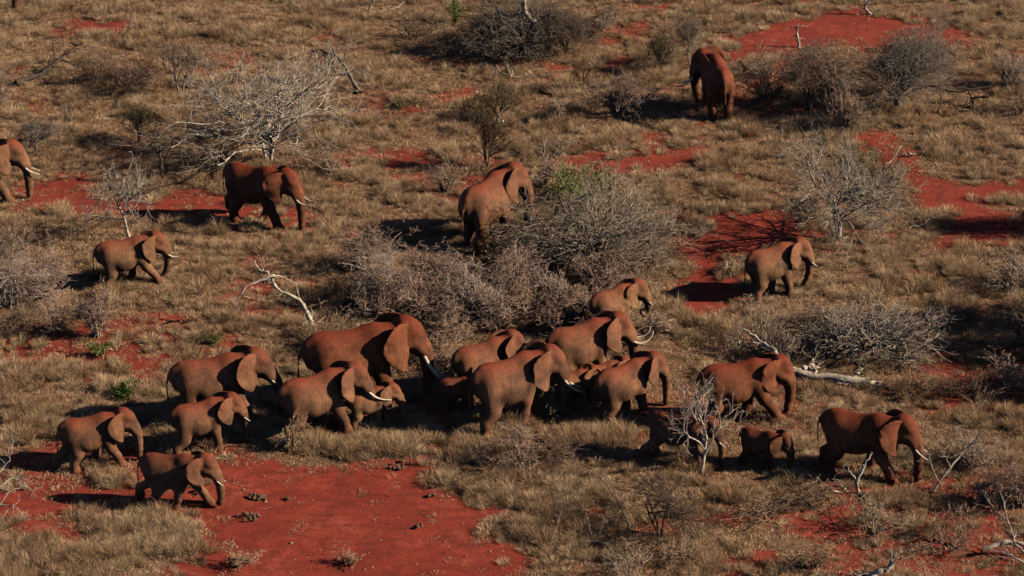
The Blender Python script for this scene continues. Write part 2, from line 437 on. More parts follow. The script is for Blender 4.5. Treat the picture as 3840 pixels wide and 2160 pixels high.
TRUNKS = {   # x, z of the trunk below its root, and radii
 'hang':  [(.705, .655, .075), (.742, .54, .062), (.755, .42, .052), (.757, .30, .044), (.752, .19, .037), (.745, .09, .030)],
 'hook':  [(.705, .655, .075), (.742, .54, .062), (.755, .42, .052), (.758, .32, .044), (.752, .23, .038), (.735, .185, .033), (.705, .18, .028)],
 'back':  [(.700, .655, .075), (.728, .54, .062), (.725, .42, .052), (.700, .31, .045), (.655, .21, .038), (.590, .12, .030)],
 'curl':  [(.700, .655, .075), (.735, .56, .062), (.750, .46, .052), (.735, .37, .045), (.69, .33, .039), (.645, .36, .033), (.63, .41, .027)],
 'fwd':   [(.710, .660, .075), (.775, .55, .062), (.815, .43, .052), (.825, .32, .044), (.815, .21, .037), (.79, .10, .030)],
}
def make_elephant(label, cx, cy, H, heading, legs, trunk='hang', tusk=0.16, ear=30, yaw=0, pitch=0, L=1.0, tone=(1, 1, 1, 1),
                  calf=0.0, tail='hang', earsc=0.97, seed=0, group=None, tuskup=0.5, tuskang=62):
    rs = np.random.RandomState(seed + 5)
    I3 = None
    pr = []
    def P(a, b_, ra, rb=None, s=(1, 1, 1), R=None): pr.append((a, b_, ra, ra if rb is None else rb, s, R))
    fat = 1.0 + 0.03 * rs.randn()
    # torso
    P((-.31 * L, 0, .73), (-.29 * L, 0, .66), .205, .20, (1, .93 * fat, 1))
    P((-.43 * L, 0, .755), (-.40 * L, 0, .64), .150, .14, (1, .56, 1))
    P((-.2 * L, 0, .645), (.10 * L, 0, .640), .258, .245, (1, .80 * fat, 1))
    P((-.09 * L, 0, .555), (-.03 * L, 0, .56), .240, .235, (1.08, 1.06 * fat, 1))
    P((.22 * L, 0, .73), (.25 * L, 0, .66), .215, .20, (1, .78, 1))
    P((.29 * L, 0, .58), (.27 * L, 0, .56), .15, .14, (1, .9, 1))
    P((-.40 * L, 0, .875), (-.12 * L, 0, .845), .055, .06)
    P((-.12 * L, 0, .845), (.22 * L, 0, .905), .06, .06)
    # head frame
    piv = np.array([.40 * L, 0, .78])
    R = rotz(math.radians(yaw)) @ roty(math.radians(pitch))
    hs = 1.14 + 0.09 * calf
    L = L * .94
    base = np.array([.40, 0, .78])
    def Hd(p): return piv + R @ ((np.asarray(p, float) - base) * hs)
    P((.24 * L, 0, .77), Hd((.48, 0, .80)), .185, .145, (1, .80, 1))
    P((.28 * L, 0, .66), Hd((.50, 0, .70)), .13, .10, (1, .8, 1))
    def Hc(p):
        q_ = Hd(p); q_[2] = max(q_[2], .045); return q_
    def HP(a, b_, ra, rb=None, s=(1, 1, 1)): P(Hc(a), Hc(b_), ra * hs, (ra if rb is None else rb) * hs, s, R)
    HP((.545, 0, .86), (.56, 0, .84), .118, .125, (1, .88, 1))
    HP((.52, 0, .925), (.57, 0, .92), .055, .05, (1, 1.5, 1))
    HP((.61, 0, .82), (.635, 0, .76), .105, .095, (1, .86, 1))
    HP((.53, 0, .73), (.58, 0, .665), .10, .06, (1, .9, 1))
    HP((.58, 0, .67), (.655, 0, .60), .055, .028, (1, .8, 1))
    HP((.645, 0, .76), (.705, 0, .655), .092, .074, (1, .95, 1))
    for sd_ in (-1, 1):
        HP((.63, .055 * sd_, .72), (.70, .068 * sd_, .625), .045, .036)
        HP((.635, .082 * sd_, .835), (.66, .075 * sd_, .825), .026, .022)
        HP((.50, .085 * sd_, .78), (.56, .085 * sd_, .74), .05, .05)
        HP((.60, .075 * sd_, .745), (.655, .070 * sd_, .70), .04, .035)
    tr = TRUNKS[trunk]
    tp = [(p[0], p[1], p[2] * (1 + 0.12 * calf)) for p in tr]
    # keep the trunk tip off the ground even when the head is lowered
    for i in range(len(tp) - 1):
        a, b_ = tp[i], tp[i + 1]
        wob = 0.006 * rs.randn()
        HP((a[0], 0, a[1]), (b_[0], wob * 0, b_[1]), a[2], b_[2])
    # legs: (dx, lift) for near hind, far hind, near fore, far fore (near = right side)
    lw = 1.0 + 0.10 * calf
    for (dx, lift), hind, sd_ in zip(legs, (1, 1, 0, 0), (-1, 1, -1, 1)):
        if hind:
            top = np.array([-.345 * L, .115 * sd_, .62])
            foot = np.array([-.355 * L + dx, .125 * sd_, .035 + lift])
            knee = top * .45 + foot * .55 + np.array([.055 + .10 * abs(dx) + .5 * lift, 0, .03]); knee[1] = .13 * sd_
            hock = top * .22 + foot * .78 + np.array([-.015 - .12 * max(0, -dx) - .3 * lift, 0, .02])
            P(top, knee, .150 * lw, .098 * lw, (1, .66, 1)); P(knee, hock, .094 * lw, .064 * lw); P(hock, foot, .064 * lw, .068 * lw)
            fx = foot
        else:
            top = np.array([.235 * L, .125 * sd_, .62])
            foot = np.array([.255 * L + dx, .125 * sd_, .035 + lift])
            elbow = top * .58 + foot * .42 + np.array([-.02 + .06 * max(0, -dx), 0, 0])
            wrist = top * .26 + foot * .74 + np.array([.012 + .35 * lift + .05 * max(0, -dx), 0, 0])
            P(top, elbow, .125 * lw, .088 * lw, (1, .85, 1)); P(elbow, wrist, .085 * lw, .064 * lw); P(wrist, foot, .063 * lw, .068 * lw)
            fx = foot
        toe = .028 if lift < .03 else .015
        P(fx + np.array([-.012, 0, 0]), fx + np.array([toe, 0, -.005]), .068 * lw, .070 * lw)
    F = sdf_field(pr)
    V, Q = surface_nets(F)
    V[:, 2] = np.maximum(V[:, 2], 0.0)
    faces = [tuple(map(int, f_)) for f_ in Q]
    vs = [V]; off = len(V); earpts = []
    for sd_ in (-1, 1):
        fl = math.radians((ear if sd_ < 0 or heading > 60 else ear * .45) + rs.uniform(-4, 6))
        ev, ef = ear_mesh(sd_, fl, math.radians(8), earsc, seed=seed)
        att_ = np.array([.545, .090 * sd_, .845])
        ev = np.array([Hd(att_ + e) for e in ev])
        earpts.append(ev)
        if sd_ > 0: ef = [f_[::-1] for f_ in ef]
        vs.append(ev); faces += [tuple(i + off for i in f_) for f_ in ef]; off += len(ev)
    if tail == 'up':
        tpts = [(-.53 * L, 0, .84), (-.60 * L, 0, .87), (-.68 * L, 0, .86), (-.77 * L, .01, .78), (-.84 * L, .02, .68), (-.87 * L, .02, .64)]
        trad = [.03, .022, .017, .015, .022, .010]
    else:
        w = rs.uniform(-.03, .03)
        sw = -.05 if tail == 'back' else 0
        tpts = [(-.53 * L, 0, .84), (-.605 * L, 0, .77), (-.63 * L + sw * .3, w * .3, .66), (-.635 * L + sw * .8, w * .7, .54), (-.63 * L + sw, w, .43), (-.63 * L + sw, w, .34)]
        trad = [.032, .020, .0145, .0125, .016, .009]
    tv, tf = tube_np(tpts, trad, 7)
    vs.append(tv); faces += [tuple(i + off for i in f_) for f_ in tf]; off += len(tv)
    AV = np.concatenate(vs) * H
    me = bpy.data.meshes.new('elephant_body'); me.from_pydata(AV.tolist(), [], faces); me.update()
    tmp = bpy.data.objects.new('tmp', me); C.objects.link(tmp)
    rm = tmp.modifiers.new('r', 'REMESH'); rm.mode = 'VOXEL'; rm.voxel_size = 0.0115 * H; rm.use_smooth_shade = True
    sm_ = tmp.modifiers.new('s', 'SMOOTH'); sm_.factor = 0.5; sm_.iterations = 2
    dg = bpy.context.evaluated_depsgraph_get()
    me2 = bpy.data.meshes.new_from_object(tmp.evaluated_get(dg))
    bpy.data.objects.remove(tmp)
    me2.name = 'elephant_body'
    # dust field: skin folds and dust follow the rest shape (fractions of the body height)
    nvt = len(me2.vertices)
    root = bpy.data.objects.new('elephant', None); C.objects.link(root)
    g = G(cx, cy)
    root.location = (g[0], g[1], float(terrain(g[0], g[1])) - 0.02)
    root.rotation_euler = (0, 0, math.radians(heading))
    root.empty_display_size = 0.3
    tag(root, label, 'elephant', group)
    body = bpy.data.objects.new('body', me2); C.objects.link(body); body.parent = root
    body.color = tone
    me2.materials.clear(); me2.materials.append(M['skin'])
    me2.polygons.foreach_set('use_smooth', np.ones(len(me2.polygons), bool))
    co = np.zeros(nvt * 3, np.float32); me2.vertices.foreach_get('co', co)
    hz = (co.reshape(-1, 3)[:, 2] / H).astype(np.float32)
    a_ = me2.attributes.new('height', 'FLOAT', 'POINT'); a_.data.foreach_set('value', hz)
    from mathutils.kdtree import KDTree
    ep = np.concatenate(earpts) * H; kd = KDTree(len(ep))
    for i_, e_ in enumerate(ep): kd.insert(e_, i_)
    kd.balance()
    cc = co.reshape(-1, 3); ev_ = np.zeros(nvt, np.float32)
    box = np.where((cc[:, 0] > ep[:, 0].min()) & (cc[:, 0] < ep[:, 0].max()) & (cc[:, 2] > ep[:, 2].min()))[0]
    for i_ in box: ev_[i_] = 1.0 if kd.find(cc[i_])[2] < .045 * H else 0.0
    a_ = me2.attributes.new('ear', 'FLOAT', 'POINT'); a_.data.foreach_set('value', ev_)
    # eyes
    for sd_ in (-1, 1):
        e = Hd((.655, .088 * sd_, .80)) * H
        em = sphere_mesh('eye', 0.013 * H * hs)
        eo = bpy.data.objects.new('eye', em); C.objects.link(eo); eo.parent = root; eo.location = e
        em.materials.append(M['eye'])
    if tusk > 0:
        for sd_ in (-1, 1):
            pts = []
            for t in np.linspace(0, 1, 9):
                ang = math.radians(tuskang) - t * math.radians(62 * tuskup * 1.6 * min(1.5, tusk / .25))
                if not pts: p = np.array([.695, .070 * sd_, .635])
                else: p = pts[-1] + np.array([math.cos(ang), (.12 if t < .5 else -.10) * sd_, -math.sin(ang)]) * (tusk + .03) / 8
                pts.append(p)
            pw = np.array([Hd(p) for p in pts]) * H
            rr = np.linspace(1, .22, 9) ** .8 * (.0155 + .018 * min(tusk, .45)) * H * (1 - .3 * calf)
            tv, tf = tube_np(pw, rr, 8)
            tm = bpy.data.meshes.new('tusk'); tm.from_pydata(tv.tolist(), [], tf); tm.update()
            tm.polygons.foreach_set('use_smooth', np.ones(len(tm.polygons), bool))
            tm.materials.append(M['ivory'])
            to = bpy.data.objects.new('tusk', tm); C.objects.link(to); to.parent = root
    return root
def sphere_mesh(name, r):
    import bmesh
    bm = bmesh.new(); bmesh.ops.create_icosphere(bm, subdivisions=1, radius=r)
    me = bpy.data.meshes.new(name); bm.to_mesh(me); bm.free()
    me.polygons.foreach_set('use_smooth', np.ones(len(me.polygons), bool))
    return me
M = {}
m, nt, b = new_mat('skin', 0.82); M['skin'] = m
oi = N(nt, 'ShaderNodeObjectInfo'); tc = N(nt, 'ShaderNodeTexCoord'); ob = tc.outputs['Object']
geo = N(nt, 'ShaderNodeNewGeometry')
ht = N(nt, 'ShaderNodeAttribute', attribute_name='height')
add = N(nt, 'ShaderNodeVectorMath', operation='ADD'); nt.links.new(ob, add.inputs[0]); nt.links.new(oi.outputs['Location'], add.inputs[1])
n1 = noise(nt, add.outputs[0], 1.5, 5, 0.6); n2 = noise(nt, add.outputs[0], 9, 5, 0.7)
mp = N(nt, 'ShaderNodeMapping'); mp.inputs['Scale'].default_value = (15, 15, 4); nt.links.new(add.outputs[0], mp.inputs[0])
n3 = noise(nt, mp.outputs[0], 1.0, 3, 0.6)
basec = ramp(nt, n1.outputs[0], [(0.34, SKIN[0]), (0.48, SKIN[1]), (0.62, SKIN[2])])
sep = N(nt, 'ShaderNodeSeparateXYZ'); nt.links.new(geo.outputs['Normal'], sep.inputs[0])
up = math_n(nt, 'MULTIPLY', math_n(nt, 'SUBTRACT', ht.outputs['Fac'], 0.66), 3.0)
up = math_n(nt, 'ADD', up, math_n(nt, 'MULTIPLY', math_n(nt, 'SUBTRACT', n1.outputs[0], 0.5), 1.3))
up = math_n(nt, 'MULTIPLY', up, math_n(nt, 'ADD', math_n(nt, 'MULTIPLY', sep.outputs[2], 0.6), 0.5), clamp=True)
c1 = mix(nt, up, basec.outputs[0], SKIN[3])
foot = ramp(nt, ht.outputs['Fac'], [(0.03, (1, 1, 1)), (0.22, (0, 0, 0))])
c1 = mix(nt, math_n(nt, 'MULTIPLY', foot.outputs[0], 0.6), c1, SKIN[4])
c1 = mix(nt, math_n(nt, 'MULTIPLY', ramp(nt, n2.outputs[0], [(0.34, (1, 1, 1)), (0.60, (0, 0, 0))]).outputs[0], 0.42), c1, (0.05, 0.026, 0.018))
ea = N(nt, 'ShaderNodeAttribute', attribute_name='ear')
c1 = mix(nt, math_n(nt, 'MULTIPLY', ea.outputs['Fac'], 0.3), c1, SKIN[2])
wr = ramp(nt, n3.outputs[0], [(0.40, (.62, .58, .55)), (0.58, (1.08, 1.08, 1.08))])
c1 = mix(nt, .55, c1, wr.outputs[0], 'MULTIPLY')
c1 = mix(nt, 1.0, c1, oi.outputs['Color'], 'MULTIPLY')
nt.links.new(c1, b.inputs['Base Color'])
hh = math_n(nt, 'ADD', math_n(nt, 'MULTIPLY', n3.outputs[0], 0.7), math_n(nt, 'MULTIPLY', n2.outputs[0], 0.6))
mp2 = N(nt, 'ShaderNodeMapping'); mp2.inputs['Scale'].default_value = (7, 7, 2.0); mp2.inputs['Rotation'].default_value = (0, .25, 0); nt.links.new(add.outputs[0], mp2.inputs[0])
n5 = noise(nt, mp2.outputs[0], 1.0, 4, 0.6)
hh = math_n(nt, 'ADD', math_n(nt, 'MULTIPLY', hh, .35), math_n(nt, 'MULTIPLY', n5.outputs[0], 1.3))
bump(nt, b, hh, 0.28, 0.03)
m, nt, b = new_mat('ivory', 0.4); M['ivory'] = m
b.inputs['Base Color'].default_value = (0.42, 0.35, 0.28, 1); b.inputs['Specular IOR Level'].default_value = 0.4
m, nt, b = new_mat('eye_black', 0.25); M['eye'] = m
b.inputs['Base Color'].default_value = (0.015, 0.008, 0.005, 1)
# ------------------------------------------------------------------ the herd
ST = [(0, 0), (.06, 0), (.04, 0), (-.08, 0)]
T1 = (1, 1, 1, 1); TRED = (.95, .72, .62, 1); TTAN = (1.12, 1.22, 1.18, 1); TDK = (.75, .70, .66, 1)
HERD = [
 # label, cx, cy, H, heading, legs(near hind, far hind, near fore, far fore), options
 ('elephant cut by the top left corner, with only its head end showing', -112, 42, 2.6, 2, ST, dict(tusk=.3, seed=1)),
 ('elephant cut by the left edge, walking in with two pale tusks', -78, 750, 2.5, 5, [(-.1, 0), (.1, 0), (.24, 0), (-.1, 0)], dict(tusk=.24, seed=2, tone=TTAN)),
 ('red backed dark flanked elephant walking in front of the big bare tree', 968, 831, 2.48, -27, [(.0, 0), (-.22, .09), (.22, 0), (-.18, 0)], dict(tusk=.26, tuskup=.75, seed=3, tone=TRED, trunk='hang', ear=38)),
 ('elephant striding through grey brush below the flat topped bare tree', 481, 1068, 2.0, 15, [(-.05, 0), (.12, 0), (.33, 0), (-.15, 0)], dict(tusk=.2, tuskup=.85, seed=4, trunk='back', tone=TTAN, L=1.03)),
 ('large elephant seen from behind its shoulder, its face in the green topped thorn thicket', 1830, 908, 2.8, 58, [(-.06, 0), (.12, 0), (.05, 0), (-.1, 0)], dict(tusk=.0, seed=5, ear=36, yaw=-28)),
 ('lone elephant walking away beyond the herd, seen from the rear', 2690, 428, 2.52, 98, [(0, 0), (.08, 0), (.05, 0), (-.08, 0)], dict(tusk=.42, tuskup=.5, seed=6, yaw=60, pitch=14, ear=34, tone=TRED, trunk='hook')),
 ('elephant standing alone on red soil with its trunk tip curled inwards', 2893, 1108, 2.12, 25, [(-.05, 0), (.10, 0), (.08, 0), (-.16, 0)], dict(tusk=.15, seed=7, L=.95, trunk='back', tone=TTAN)),
 ('young elephant behind the herd with its trunk curled to its mouth', 2300, 1253, 1.92, 32, ST, dict(tusk=.14, seed=8, L=.93, trunk='curl', tone=TTAN)),
 ('elephant at the rear of the herd with long thin upswept tusks', 2181, 1441, 2.48, 23, ST, dict(tusk=.34, tuskup=1.0, seed=9, L=1.0, ear=42)),
 ('elephant half hidden behind its neighbour, head turned away', 1812, 1488, 2.2, 27, ST, dict(tusk=.0, seed=10, L=.95, yaw=0)),
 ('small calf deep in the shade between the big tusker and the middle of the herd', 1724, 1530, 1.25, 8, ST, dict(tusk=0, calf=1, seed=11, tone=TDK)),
 ('huge bull elephant with very long white tusks and a red back, tallest of the herd', 1335, 1522, 3.12, 12, [(-.1, 0), (.1, 0), (.16, 0), (-.05, 0)], dict(tusk=.54, tuskup=.25, tuskang=74, seed=12, L=1.04, tone=TRED, ear=42, earsc=1.05)),
 ('tall elephant behind the two left juveniles with short tusks and a wide wrinkled ear', 808, 1575, 2.54, 11, [(-.12, 0), (.05, 0), (.2, 0), (-.1, 0)], dict(tusk=.14, seed=13, L=1.03, trunk='fwd', ear=34, earsc=1.05)),
 ('round bellied elephant with long curved tusks walking in front of the big bull', 1192, 1630, 2.42, 24, [(-.14, 0), (.26, .05), (.16, 0), (-.06, 0)], dict(tusk=.33, tuskup=.42, seed=14, ear=40)),
 ('small calf under the tusks of the round bellied elephant, one foot lifted', 1386, 1592, 1.42, 18, [(-.08, 0), (.05, 0), (-.08, 0), (.22, .10)], dict(tusk=0, calf=1, seed=15, tone=TTAN)),
 ('big elephant mid herd with a broad pale ear and a bent hind knee', 1915, 1594, 2.68, 27, [(-.10, 0), (.1, 0), (-.16, 0), (.1, 0)], dict(tusk=.30, tuskup=.35, seed=16, ear=38, earsc=1.03, pitch=6)),
 ('small tan calf standing between two adults with its round ear lit', 2150, 1518, 1.34, 22, ST, dict(tusk=0, calf=1, seed=17, tone=TTAN)),
 ('young elephant mostly hidden behind the pot bellied one, only its pale back showing', 2262, 1492, 1.42, 20, ST, dict(tusk=0, calf=.6, seed=18, tone=TTAN)),
 ('pot bellied elephant with a shaded rump and a dark straight trunk', 2342, 1560, 2.12, 36, [(-.04, 0), (.08, 0), (.06, 0), (-.1, 0)], dict(tusk=.08, seed=19, yaw=-14, ear=42)),
 ('elephant walking beside the fallen white trunk with its ear folded flat', 2768, 1578, 2.38, 8, [(-.15, 0), (.1, 0), (.32, 0), (-.1, 0)], dict(tusk=0, seed=20, L=1.05, ear=16, tone=TRED, pitch=8)),
 ('young elephant running with its tail lifted behind the white thorn tree', 2545, 1722, 1.78, -20, [(-.26, 0), (-.05, .05), (.22, 0), (.0, 0)], dict(tusk=.16, seed=21, L=1.10, tail='up', tone=T1)),
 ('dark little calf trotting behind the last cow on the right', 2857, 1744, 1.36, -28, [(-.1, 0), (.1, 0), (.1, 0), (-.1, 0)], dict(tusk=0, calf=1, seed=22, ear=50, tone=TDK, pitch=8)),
 ('adult elephant leading on the far right with a red dusted back and a slim tusk', 3226, 1774, 2.36, -20, [(-.05, 0), (-.18, .03), (.24, 0), (-.18, 0)], dict(tusk=.22, tuskup=.4, seed=23, L=1.04, tone=TRED, ear=40, earsc=1.03)),
 ('juvenile elephant last in line on the far left, trunk hanging straight', 352, 1744, 1.98, 13, [(0, 0), (-.26, .02), (.22, 0), (-.2, 0)], dict(tusk=.07, seed=24, L=.96)),
 ('juvenile elephant in front of the short tusked cow with its small tusk lit', 762, 1686, 1.93, 19, [(-.18, 0), (.2, 0), (.02, 0), (.1, 0)], dict(tusk=.15, seed=25, L=.97)),
 ('juvenile elephant striding across the bare red soil nearest to us', 657, 1892, 1.93, -9, [(.08, 0), (-.28, .04), (-.2, 0), (.33, 0)], dict(tusk=.15, seed=26, trunk='hook', ear=36)),
]
for row in HERD:
    if 'yaw' not in row[6] and 6 < row[4] < 45: row[6]['yaw'] = -.75 * row[4]
    make_elephant(row[0], row[1] - 4, row[2], row[3] * 1.02, row[4] + (6 if 6 < row[4] < 35 else 0), row[5], group='elephants of the herd', **row[6])
# ------------------------------------------------------------------ branching growth, one level at a time
def _perp(d, rs):
    r = rs.normal(size=d.shape); r -= (r * d).sum(-1, keepdims=True) * d
    return r / (np.linalg.norm(r, axis=-1, keepdims=True) + 1e-9)
def wander(p0, d0, length, P, wob, up, rs):
    """chains from points p0 along d0 with curvature; up = pull towards +z (negative droops)"""
    n = len(p0); pts = [p0]; d = d0.copy()
    step = (length / (P - 1))[:, None]
    for _ in range(P - 1):
        d = d + wob * rs.normal(size=d.shape) + np.array([0, 0, up]) / (P - 1)
        d /= np.linalg.norm(d, axis=1, keepdims=True)
        pts.append(pts[-1] + d * step)
    return np.stack(pts, 1)
def children_of(ch, ra, n, length, ang, P, wob, up, ratio, rs, t0=.25, minr=.004):
    """n children per chain, ang = (lo, hi) degrees away from the parent"""
    Nc, Pp, _ = ch.shape
    par = np.repeat(np.arange(Nc), n)
    t = rs.uniform(t0, 1.0, len(par)); t[::n] = rs.uniform(.9, 1.0, len(t[::n]))
    f_ = t * (Pp - 1); i0 = np.minimum(f_.astype(int), Pp - 2); w = (f_ - i0)[:, None]
    a = ch[par, i0]; b_ = ch[par, i0 + 1]
    p = a * (1 - w) + b_ * w
    d = b_ - a; d /= np.linalg.norm(d, axis=1, keepdims=True) + 1e-9
    r0 = ra[par, i0] * (1 - w[:, 0]) + ra[par, i0 + 1] * w[:, 0]
    th = np.radians(rs.uniform(ang[0], ang[1], len(par)))[:, None]
    dd = d * np.cos(th) + _perp(d, rs) * np.sin(th)
    ln = length * rs.uniform(.55, 1.25, len(par)) * (1.1 - .45 * t)
    c = wander(p, dd, ln, P, wob, up, rs)
    r = np.maximum(r0 * ratio, minr)[:, None] * np.linspace(1, .45, P)[None]
    return c, np.maximum(r, minr * .8)
def link(name, me, mat_, parent=None, color=None, label=None):
    me.materials.clear(); me.materials.append(mat_)
    o = bpy.data.objects.new(name, me); C.objects.link(o)
    if parent: o.parent = parent
    if color is not None: o.color = (color[0] * ALB, color[1] * ALB, color[2] * ALB, 1)
    if label: o['label'] = label
    return o
def put(name, px, py, label, cat, group=None, rot=0.0, sc=1.0, dz=-0.03):
    e = bpy.data.objects.new(name, None); C.objects.link(e)
    g = G(px, py); e.location = (g[0], g[1], float(terrain(g[0], g[1])) + dz)
    e.rotation_euler = (0, 0, rot); e.scale = (sc, sc, sc); e.empty_display_size = .3
    return tag(e, label, cat, group)
m, nt, b = new_mat('dry_wood', 0.9); M['wood'] = m
oi = N(nt, 'ShaderNodeObjectInfo'); geo = N(nt, 'ShaderNodeNewGeometry')
n1 = noise(nt, geo.outputs['Position'], 5.0, 4, 0.65); n2 = noise(nt, geo.outputs['Position'], 30.0, 3, 0.6)
k = ramp(nt, n1.outputs[0], [(0.36, (.42, .37, .34)), (0.48, (.9, .87, .84)), (0.64, (1.22, 1.18, 1.13))])
c = mix(nt, 1.0, oi.outputs['Color'], k.outputs[0], 'MULTIPLY')
nt.links.new(c, b.inputs['Base Color']); bump(nt, b, n2.outputs[0], 0.5, 0.02)

PALE = (.46, .38, .32); WHITE = (.66, .58, .50); GREY = (.32, .25, .21); MAUVE = (.56, .44, .39); BROWN = (.20, .125, .075); DARK = (.085, .06, .045)
OLIVE = (.16, .14, .085)

def irregular(chs, seed, k_=1.0):
    rs = np.random.RandomState(seed + 991); a_, b_, c_ = rs.uniform(0, 6.28, 3)
    for q_ in chs:
        th = np.arctan2(q_[..., 1], q_[..., 0])
        f_ = 1 + k_ * (.24 * np.sin(2 * th + a_) + .15 * np.sin(3 * th + b_))
        q_[..., :2] *= f_[..., None]
        rr_ = np.hypot(q_[..., 0], q_[..., 1])
        q_[..., 2] *= 1 + k_ * .28 * np.sin(th + c_) * np.clip(rr_ * 1.5, 0, 1)
def brush_meshes(seed, w, h, stems=13, dens=(7, 6, 4), lean=.9, up=.35, thin=.0095, wob=.22):
    """a leafless bush from many stems; returns stems mesh, twigs mesh. w = width, h = height in metres"""
    rs = np.random.RandomState(seed)
    a = rs.uniform(0, 2 * np.pi, stems); el = rs.uniform(.1, lean, stems)
    d = np.stack([np.cos(a) * el, np.sin(a) * el, np.ones(stems)], 1); d /= np.linalg.norm(d, axis=1, keepdims=True)
    p = np.stack([np.cos(a), np.sin(a), np.zeros(stems)], 1) * rs.uniform(.02, .14, stems)[:, None] * w * .6
    ln = h * rs.uniform(.35, 1.0, stems)
    c0 = wander(p, d, ln, 5, wob * .6, up, rs); r0 = np.linspace(.028, .011, 5)[None] * np.full((stems, 1), h ** .5)
    c1, r1 = children_of(c0, r0, dens[0], h * .42, (25, 60), 4, wob, up * .6, .65, rs, .2, thin)
    c2, r2 = children_of(c1, r1, dens[1], h * .24, (25, 70), 3, wob, .15, .7, rs, .15, thin)
    c3, r3 = children_of(c2, r2, dens[2], h * .14, (25, 75), 3, wob, .1, .8, rs, .1, thin)
    allp = np.concatenate([c_.reshape(-1, 3) for c_ in (c1, c2)])
    sx = (w / 2) / (np.percentile(np.abs(allp[:, 0]), 97) + 1e-6); sz = h / (np.percentile(allp[:, 2], 98) + 1e-6)
    S = np.array([sx, sx, sz])
    for c_ in (c0, c1, c2, c3): c_ *= S
    irregular((c0, c1, c2, c3), seed)
    for c_ in (c1, c2, c3): c_[..., 2] = np.maximum(c_[..., 2], .02)
    return join_tubes('stems', [(c0, r0, 4)]), join_tubes('twigs', [(c1, r1, 3), (c2, r2, 3), (c3, r3, 3)])
def tree_meshes(seed, h, w, trunk_h=.35, trunk_r=.07, limbs=6, dens=(6, 6, 4), flat=.3, wob=.2, forks=2, thin=.009, spread=(25, 65), droop=.0, bold=1.0):
    """a bare tree: short trunk(s), limbs, then twigs"""
    rs = np.random.RandomState(seed)
    a = rs.uniform(0, 2 * np.pi, forks)
    d = np.stack([np.cos(a) * .25, np.sin(a) * .25, np.ones(forks)], 1); d /= np.linalg.norm(d, axis=1, keepdims=True)
    p = np.stack([np.cos(a), np.sin(a), np.zeros(forks)], 1) * trunk_r * .8
    c0 = wander(p, d, np.full(forks, h * trunk_h), 6, .07, .2, rs); r0 = np.linspace(trunk_r, trunk_r * .62, 6)[None].repeat(forks, 0)
    r0[:, 0] *= 1.35
    c1, r1 = children_of(c0, r0, limbs, h * .55, spread, 7, wob * .7, flat, .66, rs, .45, .020 * bold)
    c2, r2 = children_of(c1, r1, dens[0], h * .34, (25, 60), 5, wob, flat * .6, .62, rs, .3, .012 * bold)
    c3, r3 = children_of(c2, r2, dens[1], h * .20, (25, 65), 4, wob, .1 - droop, .6, rs, .2, thin * (bold * .5 + .5))
    c4, r4 = children_of(c3, r3, dens[2], h * .11, (25, 70), 3, wob, .05 - droop, .8, rs, .1, thin)
    allp = np.concatenate([c_.reshape(-1, 3) for c_ in (c1, c2, c3)])
    sx = (w / 2) / (np.percentile(np.abs(allp[:, 0]), 97) + 1e-6); sz = h / (np.percentile(allp[:, 2], 98.5) + 1e-6)
    S = np.array([sx, sx, sz])
    c0b = c0 * np.array([min(sx, 1.3), min(sx, 1.3), sz])
    # keep the limbs on the trunk while the crown is stretched sideways
    def str_(c_):
        f_ = np.clip(c_[..., 2:3] / (h * trunk_h * .9 + 1e-6), 0, 1)
        k_ = np.array([min(sx, 1.3), min(sx, 1.3), sz]) * (1 - f_) + S * f_
        o_ = c_ * k_; o_[..., 2] = np.maximum(o_[..., 2], .03); return o_
    c1, c2, c3, c4 = [str_(c_) for c_ in (c1, c2, c3, c4)]
    c0 = str_(c0); irregular((c0, c1, c2, c3, c4), seed, .45)
    return (join_tubes('trunk', [(c0, r0, 7), (c1, r1, 5)]),
            join_tubes('twigs', [(c2, r2, 4), (c3, r3, 3), (c4, r4, 3)]))
def tree(px, py, h, w, label, seed, color=PALE, tcolor=None, name='bare_tree', cat='tree', group=None, **kw):
    t, c_ = tree_meshes(seed, h, w, **kw)
    e = put(name, px, py, label, cat, group)
    link('trunk', t, M['wood'], e, color); link('crown', c_, M['wood'], e, tcolor or color)
    return e
def bush(px, py, h, w, label, seed, color=MAUVE, name='dry_bush', cat='bush', group=None, meshes=None, **kw):
    t, c_ = meshes or brush_meshes(seed, w, h, **kw)
    e = put(name, px, py, label, cat, group)
    link('stems', t, M['wood'], e, color); link('crown', c_, M['wood'], e, color)
    return e
def skin_path(pts, rad, P=None):
    return np.asarray(pts, float)[None], np.asarray(rad, float)[None]
def px_path(base_py, pts):
    """points (px, py, depth) standing in the upright plane through the ground at base_py; depth moves away from the camera"""
    out = []
    for (x_, y_, dd) in pts:
        u = (x_ - 1920.0) / FPX; v = (1080.0 - y_) / FPX
        Y = float(G(1920, base_py)[1]) + dd
        t = (Y - CAMY) / (CP + v * SP)
        out.append((u * t, Y, CAM_H + t * (-SP + v * CP)))
    return np.array(out)
def smooth_path(P, n):
    P = np.asarray(P, float); k_ = np.linspace(0, len(P) - 1, n); out = np.zeros((n, P.shape[1]))
    for j in range(P.shape[1]): out[:, j] = np.interp(k_, np.arange(len(P)), P[:, j])
    if n > 4:
        o2 = out.copy(); o2[1:-1] = (out[:-2] + 2 * out[1:-1] + out[2:]) / 4; out = o2
    return out
